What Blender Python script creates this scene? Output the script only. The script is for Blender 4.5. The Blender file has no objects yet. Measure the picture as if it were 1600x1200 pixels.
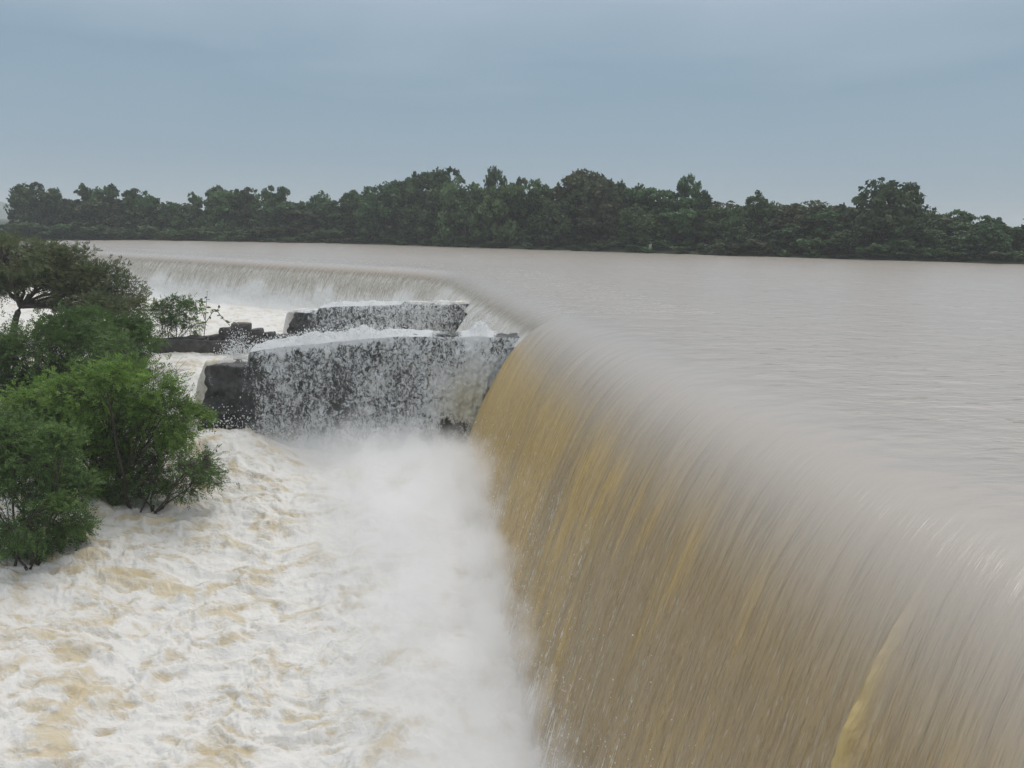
import bpy, math, random
import numpy as np

# ------------------------------------------------------------------ camera
scene = bpy.context.scene
COL = scene.collection
FPX, CAM_H = 1300.0, 3.5                       # focal length in 1600-px units, camera height above the lake
PITCH, ROLL = math.atan(250 / FPX), math.radians(0.85)
W_ = np.array([0, math.cos(PITCH), -math.sin(PITCH)])
_r = np.array([1.0, 0, 0]); _u = np.cross(_r, W_)
R_ = _r * math.cos(ROLL) + _u * math.sin(ROLL)
U_ = np.cross(R_, W_)
CAM = np.array([0, 0, CAM_H])

def ray(u, v):
    return W_ + R_ * (u - 800) / FPX + U_ * (600 - v) / FPX
def atz(u, v, z):
    d = ray(u, v); return CAM + d * ((z - CAM_H) / d[2])
def aty(u, v, y):
    d = ray(u, v); return CAM + d * (y / d[1])

cam = bpy.data.cameras.new('camera'); cam_o = bpy.data.objects.new('camera', cam); COL.objects.link(cam_o)
from mathutils import Matrix
m = Matrix.Identity(4)
for i in range(3):
    m[i][0], m[i][1], m[i][2], m[i][3] = R_[i], U_[i], -W_[i], CAM[i]
cam_o.matrix_world = m
cam.sensor_width = 36; cam.lens = FPX / 1600 * 36
cam.clip_start = 0.1; cam.clip_end = 6000
scene.camera = cam_o

# ------------------------------------------------------------------ sky, sun, exposure
SUN_EL, SUN_AZ = math.radians(58), math.radians(35)   # azimuth from +Y towards +X
world = bpy.data.worlds.new('World'); scene.world = world; world.use_nodes = True
wn, wl = world.node_tree.nodes, world.node_tree.links
wn.clear()
w_out = wn.new('ShaderNodeOutputWorld'); w_bg = wn.new('ShaderNodeBackground'); w_bg.inputs[1].default_value = 0.1
w_sky = wn.new('ShaderNodeTexSky'); w_sky.sky_type = 'NISHITA'; w_sky.sun_disc = False
w_sky.sun_elevation = SUN_EL; w_sky.sun_rotation = SUN_AZ; w_sky.air_density = 1.0; w_sky.dust_density = 2.0
w_tc = wn.new('ShaderNodeTexCoord'); w_sep = wn.new('ShaderNodeSeparateXYZ'); wl.new(w_tc.outputs['Generated'], w_sep.inputs[0])
w_map = wn.new('ShaderNodeMapping'); w_map.inputs['Scale'].default_value = (1.6, 1.6, 9.0); wl.new(w_tc.outputs['Generated'], w_map.inputs[0])
w_n = wn.new('ShaderNodeTexNoise'); w_n.inputs['Scale'].default_value = 1.3; w_n.inputs['Detail'].default_value = 5; w_n.inputs['Roughness'].default_value = 0.5
w_n.inputs['Distortion'].default_value = 0.4
wl.new(w_map.outputs[0], w_n.inputs['Vector'])
w_add = wn.new('ShaderNodeMath'); w_add.operation = 'MULTIPLY_ADD'; w_add.inputs[1].default_value = 0.22; wl.new(w_n.outputs[0], w_add.inputs[0])
wl.new(w_sep.outputs[2], w_add.inputs[2])
w_cr = wn.new('ShaderNodeValToRGB'); wl.new(w_add.outputs[0], w_cr.inputs[0])
el = w_cr.color_ramp.elements
el[0].position = 0.08; el[0].color = (0.26, 0.37, 0.44, 1)
el[1].position = 1.0; el[1].color = (0.95, 0.98, 1.02, 1)
for pos, c in ((0.19, (0.225, 0.325, 0.415)), (0.27, (0.205, 0.31, 0.40)), (0.36, (0.315, 0.405, 0.495)), (0.46, (0.42, 0.47, 0.56)), (0.62, (0.68, 0.72, 0.78))):
    e = el.new(pos); e.color = c + (1,)
w_sc = wn.new('ShaderNodeVectorMath'); w_sc.operation = 'SCALE'; w_sc.inputs['Scale'].default_value = 11.2; wl.new(w_cr.outputs[0], w_sc.inputs[0])
w_mix = wn.new('ShaderNodeMix'); w_mix.data_type = 'RGBA'; w_mix.inputs[0].default_value = 0.93
wl.new(w_sky.outputs[0], w_mix.inputs[6]); wl.new(w_sc.outputs[0], w_mix.inputs[7])
wl.new(w_mix.outputs[2], w_bg.inputs[0]); wl.new(w_bg.outputs[0], w_out.inputs[0])

sun = bpy.data.lights.new('sun', 'SUN'); sun.energy = 1.1; sun.angle = math.radians(28); sun.color = (1.0, 0.96, 0.9)
sun_o = bpy.data.objects.new('sun', sun); COL.objects.link(sun_o)
sun_o.rotation_euler = (math.pi / 2 - SUN_EL, 0, math.pi - SUN_AZ)

scene.view_settings.view_transform = 'Standard'; scene.view_settings.look = 'None'
scene.view_settings.gamma = 1; scene.view_settings.use_curve_mapping = False
scene.view_settings.exposure = 0.0
scene.render.engine = 'CYCLES'
cy = scene.cycles
cy.use_denoising = True; cy.denoiser = 'OPENIMAGEDENOISE'
cy.max_bounces = 8; cy.diffuse_bounces = 3; cy.glossy_bounces = 2; cy.transmission_bounces = 2
cy.volume_bounces = 5; cy.transparent_max_bounces = 8
cy.volume_step_rate = 1.0; cy.volume_max_steps = 96
cy.use_adaptive_sampling = True; cy.adaptive_threshold = 0.02

# ------------------------------------------------------------------ helpers
rng = np.random.default_rng(7)
_perm = np.random.default_rng(3).permutation(1024).astype(np.int32)
_ga = np.random.default_rng(5).random(1024) * 2 * math.pi
_gx, _gy = np.cos(_ga), np.sin(_ga)

def perlin(x, y, seed=0):
    x = np.asarray(x, float); y = np.asarray(y, float)
    xi = np.floor(x).astype(np.int64); yi = np.floor(y).astype(np.int64)
    xf, yf = x - xi, y - yi
    a0 = _perm[(xi + seed * 57) & 1023]; a1 = _perm[(xi + 1 + seed * 57) & 1023]
    def g(a, yy, dx, dy):
        h = _perm[(a + yy + seed * 131) & 1023]
        return _gx[h] * dx + _gy[h] * dy
    u = xf * xf * xf * (xf * (xf * 6 - 15) + 10); v = yf * yf * yf * (yf * (yf * 6 - 15) + 10)
    n00 = g(a0, yi, xf, yf); n10 = g(a1, yi, xf - 1, yf)
    n01 = g(a0, yi + 1, xf, yf - 1); n11 = g(a1, yi + 1, xf - 1, yf - 1)
    p = n00 + u * (n10 - n00); q = n01 + u * (n11 - n01)
    return 1.45 * (p + v * (q - p))

def fbm(x, y, octs=4, seed=0, gain=0.5, lac=2.03):
    s = 0.0; a = 1.0
    for k in range(octs):
        s = s + a * perlin(x, y, seed + k); x = x * lac + 3.7; y = y * lac - 1.9; a *= gain
    return s
def ridged(x, y, octs=4, seed=0, gain=0.55, lac=2.03):
    s = 0.0; a = 1.0; t = 0.0
    for k in range(octs):
        s = s + a * (1 - 2 * np.abs(perlin(x, y, seed + k))); t += a
        x = x * lac + 3.7; y = y * lac - 1.9; a *= gain
    return s / t
def sstep(a, b, x):
    t = np.clip((x - a) / (b - a), 0, 1); return t * t * (3 - 2 * t)
def lerp(a, b, t): return a + (b - a) * t

def link(o, parent=None):
    COL.objects.link(o)
    if parent is not None: o.parent = parent
    return o
def tag(o, label=None, cat=None, group=None, kind=None):
    if label: o['label'] = label
    if cat: o['category'] = cat
    if group: o['group'] = group
    if kind: o['kind'] = kind
    return o
def empty(name, loc):
    o = bpy.data.objects.new(name, None); o.location = loc; o.empty_display_size = 0.3
    return link(o)

def mesh_raw(name, V, F, uv=None, attrs=None, smooth=True, mats=()):
    """V (n,3), F (k,3|4) -> mesh"""
    me = bpy.data.meshes.new(name)
    V = np.asarray(V, np.float32); F = np.asarray(F, np.int32); k = F.shape[1]
    me.vertices.add(len(V)); me.vertices.foreach_set('co', V.ravel())
    me.loops.add(F.size); me.loops.foreach_set('vertex_index', F.ravel())
    me.polygons.add(len(F)); me.polygons.foreach_set('loop_start', np.arange(0, F.size, k, dtype=np.int32))
    me.polygons.foreach_set('use_smooth', np.full(len(F), smooth, bool))
    me.update(calc_edges=True)
    if uv is not None:
        l = me.uv_layers.new(name='flow'); l.data.foreach_set('uv', np.asarray(uv, np.float32)[F.ravel()].ravel())
    for n, a in (attrs or {}).items():
        at = me.attributes.new(n, 'FLOAT', 'POINT'); at.data.foreach_set('value', np.asarray(a, np.float32).ravel())
    for mt in mats: me.materials.append(mt)
    return me
def grid_faces(n, m, flip=False):
    i = np.arange(n * m).reshape(n, m)
    f = np.stack([i[:-1, :-1], i[1:, :-1], i[1:, 1:], i[:-1, 1:]], -1).reshape(-1, 4)
    return f[:, ::-1] if flip else f
def grid_obj(name, P, mat, uv=None, attrs=None, flip=False, parent=None, extra=None):
    n, m = P.shape[:2]
    V = P.reshape(-1, 3); F = grid_faces(n, m, flip)
    uvr = None if uv is None else uv.reshape(-1, 2)
    at = {k: a.ravel() for k, a in (attrs or {}).items()}
    me = mesh_raw(name, V, F, uvr, at, True, [mat])
    return link(bpy.data.objects.new(name, me), parent)

class MB:
    """collects tubes, boxes and quads, builds one mesh"""
    def __init__(s): s.v = []; s.f = []; s.n = 0; s.tint = []
    def add(s, V, F, tint=0.5):
        V = np.asarray(V, float); F = np.asarray(F, int)
        if F.shape[1] == 3: F = np.concatenate([F, F[:, 2:3]], 1)
        s.v.append(V); s.f.append(F + s.n); s.n += len(V); s.tint.append(np.full(len(V), tint) if np.isscalar(tint) else tint)
    def tube(s, pts, rad, k=5):
        pts = np.asarray(pts, float); n = len(pts)
        rad = np.broadcast_to(rad, n)
        T = np.gradient(pts, axis=0); T /= np.linalg.norm(T, axis=1)[:, None] + 1e-9
        a = np.where(np.abs(T[:, 2:3]) > 0.9, np.array([[1.0, 0, 0]]), np.array([[0, 0, 1.0]]))
        A = np.cross(T, a); A /= np.linalg.norm(A, axis=1)[:, None]; B = np.cross(T, A)
        th = np.arange(k) / k * 2 * math.pi
        P = pts[:, None] + rad[:, None, None] * (A[:, None] * np.cos(th)[None, :, None] + B[:, None] * np.sin(th)[None, :, None])
        i = np.arange(n * k).reshape(n, k); j = np.roll(i, -1, 1)
        F = np.stack([i[:-1], j[:-1], j[1:], i[1:]], -1).reshape(-1, 4)
        s.add(P.reshape(-1, 3), F)
    def build(s, name, mat, parent=None, smooth=False, off=0.0):
        V = np.concatenate(s.v) + off; F = np.concatenate(s.f)
        tri = F[:, 2] == F[:, 3]
        if tri.any():
            F = np.concatenate([F[~tri][:, [0, 1, 2]], F[~tri][:, [0, 2, 3]], F[tri][:, :3]])
        me = mesh_raw(name, V, F, None, {'tint': np.concatenate(s.tint)}, smooth, [mat])
        return link(bpy.data.objects.new(name, me), parent)

# ------------------------------------------------------------------ materials
class NT:
    def __init__(s, name):
        s.m = bpy.data.materials.new(name); s.m.use_nodes = True
        s.t = s.m.node_tree; s.t.nodes.clear()
        s.out = s.t.nodes.new('ShaderNodeOutputMaterial')
    def n(s, typ, inp=None, **kw):
        nd = s.t.nodes.new(typ)
        for k, v in kw.items(): setattr(nd, k, v)
        for k, v in (inp or {}).items(): s.put(nd.inputs[k], v)
        return nd
    def put(s, sock, v):
        if isinstance(v, bpy.types.NodeSocket): s.t.links.new(v, sock)
        elif isinstance(v, bpy.types.Node): s.t.links.new(v.outputs[0], sock)
        else: sock.default_value = v
    def math(s, op, a, b=0.0, c=None, clamp=False):
        nd = s.n('ShaderNodeMath', operation=op, use_clamp=clamp); s.put(nd.inputs[0], a); s.put(nd.inputs[1], b)
        if c is not None: s.put(nd.inputs[2], c)
        return nd.outputs[0]
    def ss(s, x, a, b):
        nd = s.n('ShaderNodeMapRange', interpolation_type='SMOOTHSTEP'); s.put(nd.inputs[0], x)
        nd.inputs[1].default_value = a; nd.inputs[2].default_value = b
        return nd.outputs[0]
    def mix(s, f, a, b):
        nd = s.n('ShaderNodeMix', data_type='RGBA'); s.put(nd.inputs[0], f)
        s.put(nd.inputs[6], a if not isinstance(a, tuple) else a + (1,)); s.put(nd.inputs[7], b if not isinstance(b, tuple) else b + (1,))
        return nd.outputs[2]
    def vec(s, src, scale):
        nd = s.n('ShaderNodeMapping'); s.put(nd.inputs[0], src); nd.inputs['Scale'].default_value = scale
        return nd.outputs[0]
    def noise(s, vec, scale=1.0, detail=4, rough=0.5, dist=0.0, dim='3D'):
        nd = s.n('ShaderNodeTexNoise', noise_dimensions=dim); s.put(nd.inputs['Vector'], vec)
        nd.inputs['Scale'].default_value = scale; nd.inputs['Detail'].default_value = detail
        nd.inputs['Roughness'].default_value = rough; nd.inputs['Distortion'].default_value = dist
        return nd.outputs[0]
    def attr(s, name): return s.n('ShaderNodeAttribute', attribute_name=name).outputs['Fac']
    def bump(s, h, strength, dist):
        nd = s.n('ShaderNodeBump'); s.put(nd.inputs['Height'], h); nd.inputs['Strength'].default_value = strength; nd.inputs['Distance'].default_value = dist
        return nd.outputs[0]
    def bsdf(s, color, rough=0.5, normal=None, spec=0.5, **kw):
        nd = s.n('ShaderNodeBsdfPrincipled'); s.put(nd.inputs['Base Color'], color if not isinstance(color, tuple) else color + (1,))
        s.put(nd.inputs['Roughness'], rough); s.put(nd.inputs['Specular IOR Level'], spec)
        if normal is not None: s.put(nd.inputs['Normal'], normal)
        return nd
    def done(s, surf): s.put(s.out.inputs['Surface'], surf); return s.m

def mat_lake():
    t = NT('turbid_lake_water'); c, h = lake_look(t)
    return t.done(t.bsdf(c, LAKE_ROUGH, t.bump(h, 1.0, 0.11)))
LAKE_ROUGH = 0.26
def lake_look(t):
    g = t.n('ShaderNodeNewGeometry').outputs['Position']
    st = t.attr('still')
    n1 = t.noise(t.vec(g, (1.0, 1.7, 1)), 0.75, 6, 0.6)
    n2 = t.noise(t.vec(g, (1.0, 2.2, 1)), 2.6, 3, 0.5)
    n3 = t.noise(t.vec(g, (1, 1.6, 1)), 0.05, 3, 0.5)
    h = t.math('MULTIPLY', t.math('ADD', n1, t.math('MULTIPLY', n2, 0.35)), st)
    col = t.mix(n3, (0.385, 0.343, 0.295), (0.44, 0.392, 0.34))
    fleck = t.math('MULTIPLY', t.ss(t.noise(t.vec(g, (1.0, 3.2, 1)), 1.1, 5, 0.66), 0.58, 0.66), st)
    return t.mix(t.math('MULTIPLY', fleck, 0.5), col, (0.20, 0.14, 0.08)), h

def mat_nappe(name, c_thin, c_gold, c_foam, aer0, aer1, streak=1.0, foam_fine=0.6, blend=0.9):
    t = NT(name)
    uv = t.n('ShaderNodeUVMap', uv_map='flow').outputs[0]
    drop = t.attr('drop'); aer = t.attr('aer')
    wide = t.noise(t.vec(uv, (0.42, 0.11, 1)), 1.0, 3, 0.55, dim='2D')
    side = t.attr('side')
    mid = t.noise(t.vec(uv, (2.6, 0.28, 1)), 1.0, 4, 0.6, dim='2D')
    fine = t.noise(t.vec(uv, (13.0, 1.0, 1)), 1.0, 4, 0.65, dim='2D')
    grain = t.noise(t.vec(uv, (15.0, 3.4, 1)), 1.0, 2, 0.6, dim='2D')
    gold = t.ss(t.math('ADD', t.math('MULTIPLY', wide, 0.55), t.math('ADD', t.math('MULTIPLY', mid, 0.45), t.math('MULTIPLY', t.math('SUBTRACT', side, 0.40), 0.28))), 0.40, 0.62)
    gold = t.math('MAXIMUM', gold, t.math('MULTIPLY', t.attr('edge'), 0.95))
    col = t.mix(t.math('MULTIPLY', gold, t.ss(drop, 0.1, 2.2)), c_thin, c_gold)
    col = t.mix(t.math('MULTIPLY', t.ss(t.math('ADD', fine, t.math('MULTIPLY', grain, 0.35)), 0.60, 0.9), t.math('MULTIPLY_ADD', 0.35, t.ss(drop, 0.2, 1.0), t.math('MULTIPLY', 0.25, t.ss(drop, 0.004, 0.25)))), col, tuple(0.62 * c for c in c_thin))
    col = t.mix(t.math('MULTIPLY', t.ss(t.noise(t.vec(uv, (9.0, 0.45, 1)), 1.0, 3, 0.6, dim='2D'), 0.56, 0.74), t.math('MULTIPLY_ADD', 0.12, t.ss(drop, 0.2, 1.0), t.math('MULTIPLY', 0.10, t.ss(drop, 0.004, 0.25)))), col, (0.50, 0.45, 0.36))
    low = t.ss(drop, 0.5, 3.0)
    col = t.mix(t.math('MULTIPLY', t.ss(grain, 0.60, 0.78), t.math('MULTIPLY', 0.45, low)), col, (0.60, 0.52, 0.40))
    col = t.mix(t.math('MULTIPLY', t.ss(grain, 0.42, 0.24), t.math('MULTIPLY', 0.45, low)), col, (0.15, 0.11, 0.06))
    col = t.mix(t.math('MULTIPLY', t.attr('edge'), 0.6), col, (0.60, 0.44, 0.20))
    col = t.mix(t.attr('rope'), col, (0.50, 0.365, 0.145))
    # white aerated streaks: grows with the fall
    fs = t.math('ADD', t.math('MULTIPLY', t.noise(t.vec(uv, (6.0, 0.55, 1)), 1.0, 4, 0.65, dim='2D'), 0.62),
                t.math('MULTIPLY', t.noise(t.vec(uv, (17.0, 3.2, 1)), 1.0, 4, 0.7, dim='2D'), 0.72))
    thr = t.math('ADD', fs, t.math('MULTIPLY', aer, foam_fine))
    foam = t.ss(thr, aer0, aer1)
    chain = t.math('MULTIPLY', t.ss(t.noise(t.vec(uv, (5.5, 0.16, 1)), 1.0, 3, 0.6, dim='2D'), 0.52, 0.64), t.ss(t.noise(t.vec(uv, (20.0, 4.2, 1)), 1.0, 3, 0.65, dim='2D'), 0.54, 0.66))
    foam = t.math('MAXIMUM', foam, t.math('MULTIPLY', chain, t.ss(aer, 0.08, 0.4)))
    col = t.mix(foam, col, c_foam)
    hh = t.math('ADD', t.math('MULTIPLY', mid, 1.0), t.math('ADD', t.math('MULTIPLY', fine, 0.30), t.math('MULTIPLY', grain, t.math('MULTIPLY', 0.55, t.ss(drop, 0.6, 3.0)))))
    hh = t.math('ADD', t.math('MULTIPLY', hh, t.math('MULTIPLY_ADD', t.ss(drop, 0.1, 1.2), 0.75, t.math('MULTIPLY', 0.25, t.ss(drop, 0.001, 0.25)))), t.math('MULTIPLY', foam, 0.25))
    lc, lh = lake_look(t)
    col = t.mix(t.ss(drop, 0.0, blend), lc, col)
    hh = t.math('ADD', hh, t.math('MULTIPLY', lh, 1.1 / streak))
    rough = t.math('ADD', LAKE_ROUGH, t.math('MULTIPLY', foam, 0.4))
    return t.done(t.bsdf(col, rough, t.bump(hh, streak, 0.10)))

def mat_foam():
    t = NT('churning_foam'); g = t.n('ShaderNodeNewGeometry').outputs['Position']
    foam = t.attr('foam')
    w = t.n('ShaderNodeVectorMath', operation='ADD'); t.put(w.inputs[0], t.vec(g, (0.85, 1.7, 0.8)))
    nv = t.n('ShaderNodeTexNoise'); t.put(nv.inputs['Vector'], g); nv.inputs['Scale'].default_value = 1.6; nv.inputs['Detail'].default_value = 3
    sc = t.n('ShaderNodeVectorMath', operation='SCALE'); t.put(sc.inputs[0], nv.outputs['Color']); sc.inputs['Scale'].default_value = 0.55
    t.put(w.inputs[1], sc.outputs[0])
    wv = w.outputs[0]
    n1 = t.noise(wv, 4.0, 6, 0.66); n2 = t.noise(wv, 15.0, 4, 0.65); n3 = t.noise(wv, 1.0, 3, 0.5)
    vo = t.n('ShaderNodeTexVoronoi', feature='DISTANCE_TO_EDGE'); t.put(vo.inputs['Vector'], wv); vo.inputs['Scale'].default_value = 3.2
    lace = t.ss(vo.outputs['Distance'], 0.16, 0.0)
    f = t.math('ADD', foam, t.math('ADD', t.math('MULTIPLY', t.math('SUBTRACT', n1, 0.5), 1.1), t.math('MULTIPLY', t.math('SUBTRACT', n2, 0.5), 0.5)))
    f = t.math('ADD', f, t.math('MULTIPLY', lace, 0.16))
    fm = t.ss(f, -0.02, 0.78)
    tan = t.mix(t.ss(n3, 0.35, 0.65), (0.53, 0.435, 0.275), (0.63, 0.545, 0.39))
    col = t.mix(fm, tan, (0.745, 0.722, 0.68))
    hh = t.math('ADD', t.math('MULTIPLY', n1, 0.9), t.math('ADD', t.math('MULTIPLY', n2, 0.35), t.math('MULTIPLY', lace, 0.15)))
    hh = t.math('MULTIPLY', hh, t.math('MULTIPLY_ADD', fm, 0.65, 0.35))
    return t.done(t.bsdf(col, t.math('MULTIPLY_ADD', fm, 0.4, 0.35), t.bump(hh, 0.5, 0.12), spec=0.35))

def mat_cascade():
    t = NT('lacy_cascading_water'); g = t.n('ShaderNodeNewGeometry').outputs['Position']
    cov = t.attr('cover'); tan = t.attr('tan')
    nv = t.n('ShaderNodeTexNoise'); t.put(nv.inputs['Vector'], g); nv.inputs['Scale'].default_value = 2.4; nv.inputs['Detail'].default_value = 3
    sc = t.n('ShaderNodeVectorMath', operation='SCALE'); t.put(sc.inputs[0], nv.outputs['Color']); sc.inputs['Scale'].default_value = 0.5
    w = t.n('ShaderNodeVectorMath', operation='ADD'); t.put(w.inputs[0], t.vec(g, (1.0, 1.0, 0.62))); t.put(w.inputs[1], sc.outputs[0]); wv = w.outputs[0]
    n1 = t.noise(wv, 6.5, 5, 0.72); n2 = t.noise(wv, 19.0, 3, 0.65)
    f = t.math('ADD', cov, t.math('ADD', t.math('MULTIPLY', t.math('SUBTRACT', n1, 0.5), 2.3), t.math('MULTIPLY', t.math('SUBTRACT', n2, 0.5), 1.5)))
    a = t.ss(f, 0.26, 0.92)
    col = t.mix(tan, (0.80, 0.81, 0.80), (0.58, 0.52, 0.36))
    b = t.bsdf(col, 0.55, t.bump(f, 0.8, 0.08), spec=0.4)
    wet = t.n('ShaderNodeBsdfTransparent')
    mx = t.n('ShaderNodeMixShader'); t.put(mx.inputs[0], a); t.put(mx.inputs[1], wet.outputs[0]); t.put(mx.inputs[2], b.outputs[0])
    return t.done(mx.outputs[0])

def mat_stone(name, c0, c1, scale=3.0, bump=0.06, rough=0.55):
    t = NT(name); g = t.n('ShaderNodeNewGeometry').outputs['Position']
    r = t.n('ShaderNodeObjectInfo').outputs['Random']
    n1 = t.noise(g, scale, 6, 0.65); n2 = t.noise(g, scale * 6, 4, 0.6); n3 = t.noise(g, scale * 0.3, 3, 0.5)
    f = t.math('ADD', t.math('MULTIPLY', n1, 0.6), t.math('MULTIPLY', n3, 0.4))
    col = t.mix(t.ss(t.math('ADD', f, t.math('MULTIPLY', t.math('SUBTRACT', r, 0.5), 0.12)), 0.36, 0.64), c0, c1)
    h = t.math('ADD', n1, t.math('MULTIPLY', n2, 0.4))
    return t.done(t.bsdf(col, rough, t.bump(h, 1.0, bump)))

def mat_leaf(name, dark, light, trans=0.3, var=0.25):
    t = NT(name); tint = t.attr('tint'); oi = t.n('ShaderNodeObjectInfo')
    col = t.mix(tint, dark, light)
    hs = t.n('ShaderNodeHueSaturation'); t.put(hs.inputs['Color'], col)
    t.put(hs.inputs['Hue'], t.math('MULTIPLY_ADD', oi.outputs['Random'], 0.05 * var * 4, 0.5 - 0.025 * var * 4))
    t.put(hs.inputs['Value'], t.math('MULTIPLY_ADD', oi.outputs['Random'], var * 2, 1 - var))
    b = t.bsdf(hs.outputs[0], 0.6, spec=0.3)
    tr = t.n('ShaderNodeBsdfTranslucent'); t.put(tr.inputs[0], hs.outputs[0])
    mx = t.n('ShaderNodeMixShader'); mx.inputs[0].default_value = trans
    t.put(mx.inputs[1], b.outputs[0]); t.put(mx.inputs[2], tr.outputs[0])
    return t.done(mx.outputs[0])

def mat_plain(name, c, rough=0.8, var=0.25, scale=8):
    t = NT(name); g = t.n('ShaderNodeNewGeometry').outputs['Position']; n = t.noise(g, scale, 4, 0.6)
    return t.done(t.bsdf(t.mix(n, tuple(x * (1 - var) for x in c), tuple(x * (1 + var) for x in c)), rough, t.bump(n, 0.5, 0.02)))

M_lake = mat_lake()
M_near = mat_nappe('thick_brown_sheet_of_water', (0.350, 0.256, 0.134), (0.50, 0.345, 0.120), (0.80, 0.77, 0.70), 1.10, 1.24, 0.75, 0.6, 2.1)
M_far = mat_nappe('thin_broken_sheet_of_water', (0.20, 0.155, 0.085), (0.26, 0.20, 0.10), (0.70, 0.69, 0.65), 0.72, 1.34, 0.9, 0.75)
M_foam = mat_foam(); M_casc = mat_cascade()
M_wall = mat_stone('wet_dark_masonry', (0.022, 0.022, 0.022), (0.085, 0.082, 0.076), 2.5, 0.10, 0.5)
M_rubble = mat_stone('wet_rubble_stone', (0.03, 0.028, 0.026), (0.085, 0.078, 0.07), 3.0, 0.07, 0.6)
M_weir = mat_stone('weir_concrete', (0.06, 0.055, 0.05), (0.13, 0.12, 0.10), 1.5, 0.08, 0.6)
M_bark = mat_plain('bark', (0.055, 0.042, 0.032))
M_bank = mat_plain('grassy_bank', (0.045, 0.06, 0.028), 0.9, 0.4, 0.6)
M_drop = NT('water_droplets'); M_drop = M_drop.done(M_drop.bsdf((0.82, 0.82, 0.81), 0.4))

# ------------------------------------------------------------------ weir crest line
A0 = np.array([9.40, -12.0])
C1 = np.array([1.50, 33.2])
C2 = np.array([-4.84, 63.3])
E3 = C2 + np.array([-40.6, 27.9]) / np.hypot(40.6, 27.9) * 90
def crest_curve():
    d1 = (C2 - C1) / np.linalg.norm(C2 - C1); d2 = (E3 - C2) / np.linalg.norm(E3 - C2)
    a, b = C2 - d1 * 5.0, C2 + d2 * 5.0
    bend = [(1 - k) ** 2 * a + 2 * k * (1 - k) * C2 + k * k * b for k in np.linspace(0, 1, 40)]
    near = [lerp(A0, C1, k) for k in np.linspace(0, 1, 200)][:-1]
    mid = [lerp(C1, a, k) for k in np.linspace(0, 1, 100)][:-1]
    far = [lerp(b, E3, k) for k in np.linspace(0, 1, 200)][1:]
    P = np.array(near + mid + bend + far)
    # ease the small kink at C1
    return P
CR = crest_curve()
CT = np.concatenate([[0], np.cumsum(np.linalg.norm(np.diff(CR, axis=0), axis=1))])
_T = np.gradient(CR, axis=0); _T /= np.linalg.norm(_T, axis=1)[:, None]
for _ in range(6): _T[1:-1] = (_T[:-2] + _T[1:-1] * 2 + _T[2:]) / 4
_T /= np.linalg.norm(_T, axis=1)[:, None]
CN = np.stack([-_T[:, 1], _T[:, 0]], 1)          # points downstream (to the left of the run)
def crest(t):
    p = np.stack([np.interp(t, CT, CR[:, 0]), np.interp(t, CT, CR[:, 1])], -1)
    n = np.stack([np.interp(t, CT, CN[:, 0]), np.interp(t, CT, CN[:, 1])], -1)
    return p, n / np.linalg.norm(n, axis=-1, keepdims=True)
T_of_y = lambda y: np.interp(y, CR[:, 1], CT)
T_BLOCK = float(T_of_y(32.62)); T_BEND = float(T_of_y(C2[1] - 2.0)); T_C2 = float(T_of_y(C2[1])); T_END = CT[-1]

def prof_z(s, a=0.425, w=0.95):
    sp = w * np.log1p(np.exp(np.clip(s / w, -40, 40))); return -a * sp * sp
def prof_slope(s, a=0.425, w=0.95):
    sp = w * np.log1p(np.exp(np.clip(s / w, -40, 40))); return -2 * a * sp / (1 + np.exp(-np.clip(s / w, -40, 40)))

S_UP = -7.0
def surf_disp(x, y):
    """ripples of the open lake, used by lake and falls alike so that the two sheets meet"""
    return 0.018 * fbm(x * 0.5, y * 0.8, 3, 11) + 0.010 * perlin(x * 1.7, y * 2.3, 15)

def waterfall(name, t, s, zfoot, kflow, disp, mat, label, aer_fun, edge_fun=lambda T: np.zeros_like(T), group=None):
    """t (n,), s(m,) profile stations 0..1 mapped to -7 .. foot"""
    Tt, Ss = np.meshgrid(t, s, indexing='ij')
    foot = zfoot(Tt)
    smax = np.sqrt(-foot / 0.425)
    Ss = np.where(Ss > 0, Ss * smax, -Ss * S_UP)
    p, n = crest(Tt)
    z = prof_z(Ss); sl = prof_slope(Ss)
    U = Tt + kflow * (Ss - S_UP)
    ds = np.diff(Ss, axis=1); dz = np.diff(z, axis=1)
    V = np.concatenate([np.zeros((len(t), 1)), np.cumsum(np.hypot(ds, dz), 1)], 1)
    fall = sstep(0.03, 1.2, -z)
    d = disp(U, V, -z, Tt) * fall
    nx = -sl / np.sqrt(1 + sl * sl); nz = 1 / np.sqrt(1 + sl * sl)
    X = p[..., 0] + n[..., 0] * (Ss + d * nx); Y = p[..., 1] + n[..., 1] * (Ss + d * nx)
    Z = z + d * nz + surf_disp(p[..., 0] + n[..., 0] * Ss, p[..., 1] + n[..., 1] * Ss) * (1 - sstep(-1.5, 0.8, Ss))
    P = np.stack([X, Y, Z], -1)
    o = grid_obj(name, P, mat, np.stack([U, V], -1), {'drop': -z, 'aer': aer_fun(U, V, -z, Tt), 'rope': rope_mask(U, V) if kflow > 0.5 else np.zeros_like(U), 'edge': edge_fun(Tt), 'side': sstep(20, 44, Tt), 'still': lerp(1.0, 0.0, sstep(-4.5, 0.6, Ss))}, flip=True)
    tag(o, label, 'waterfall', group)
    return o, P

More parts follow.
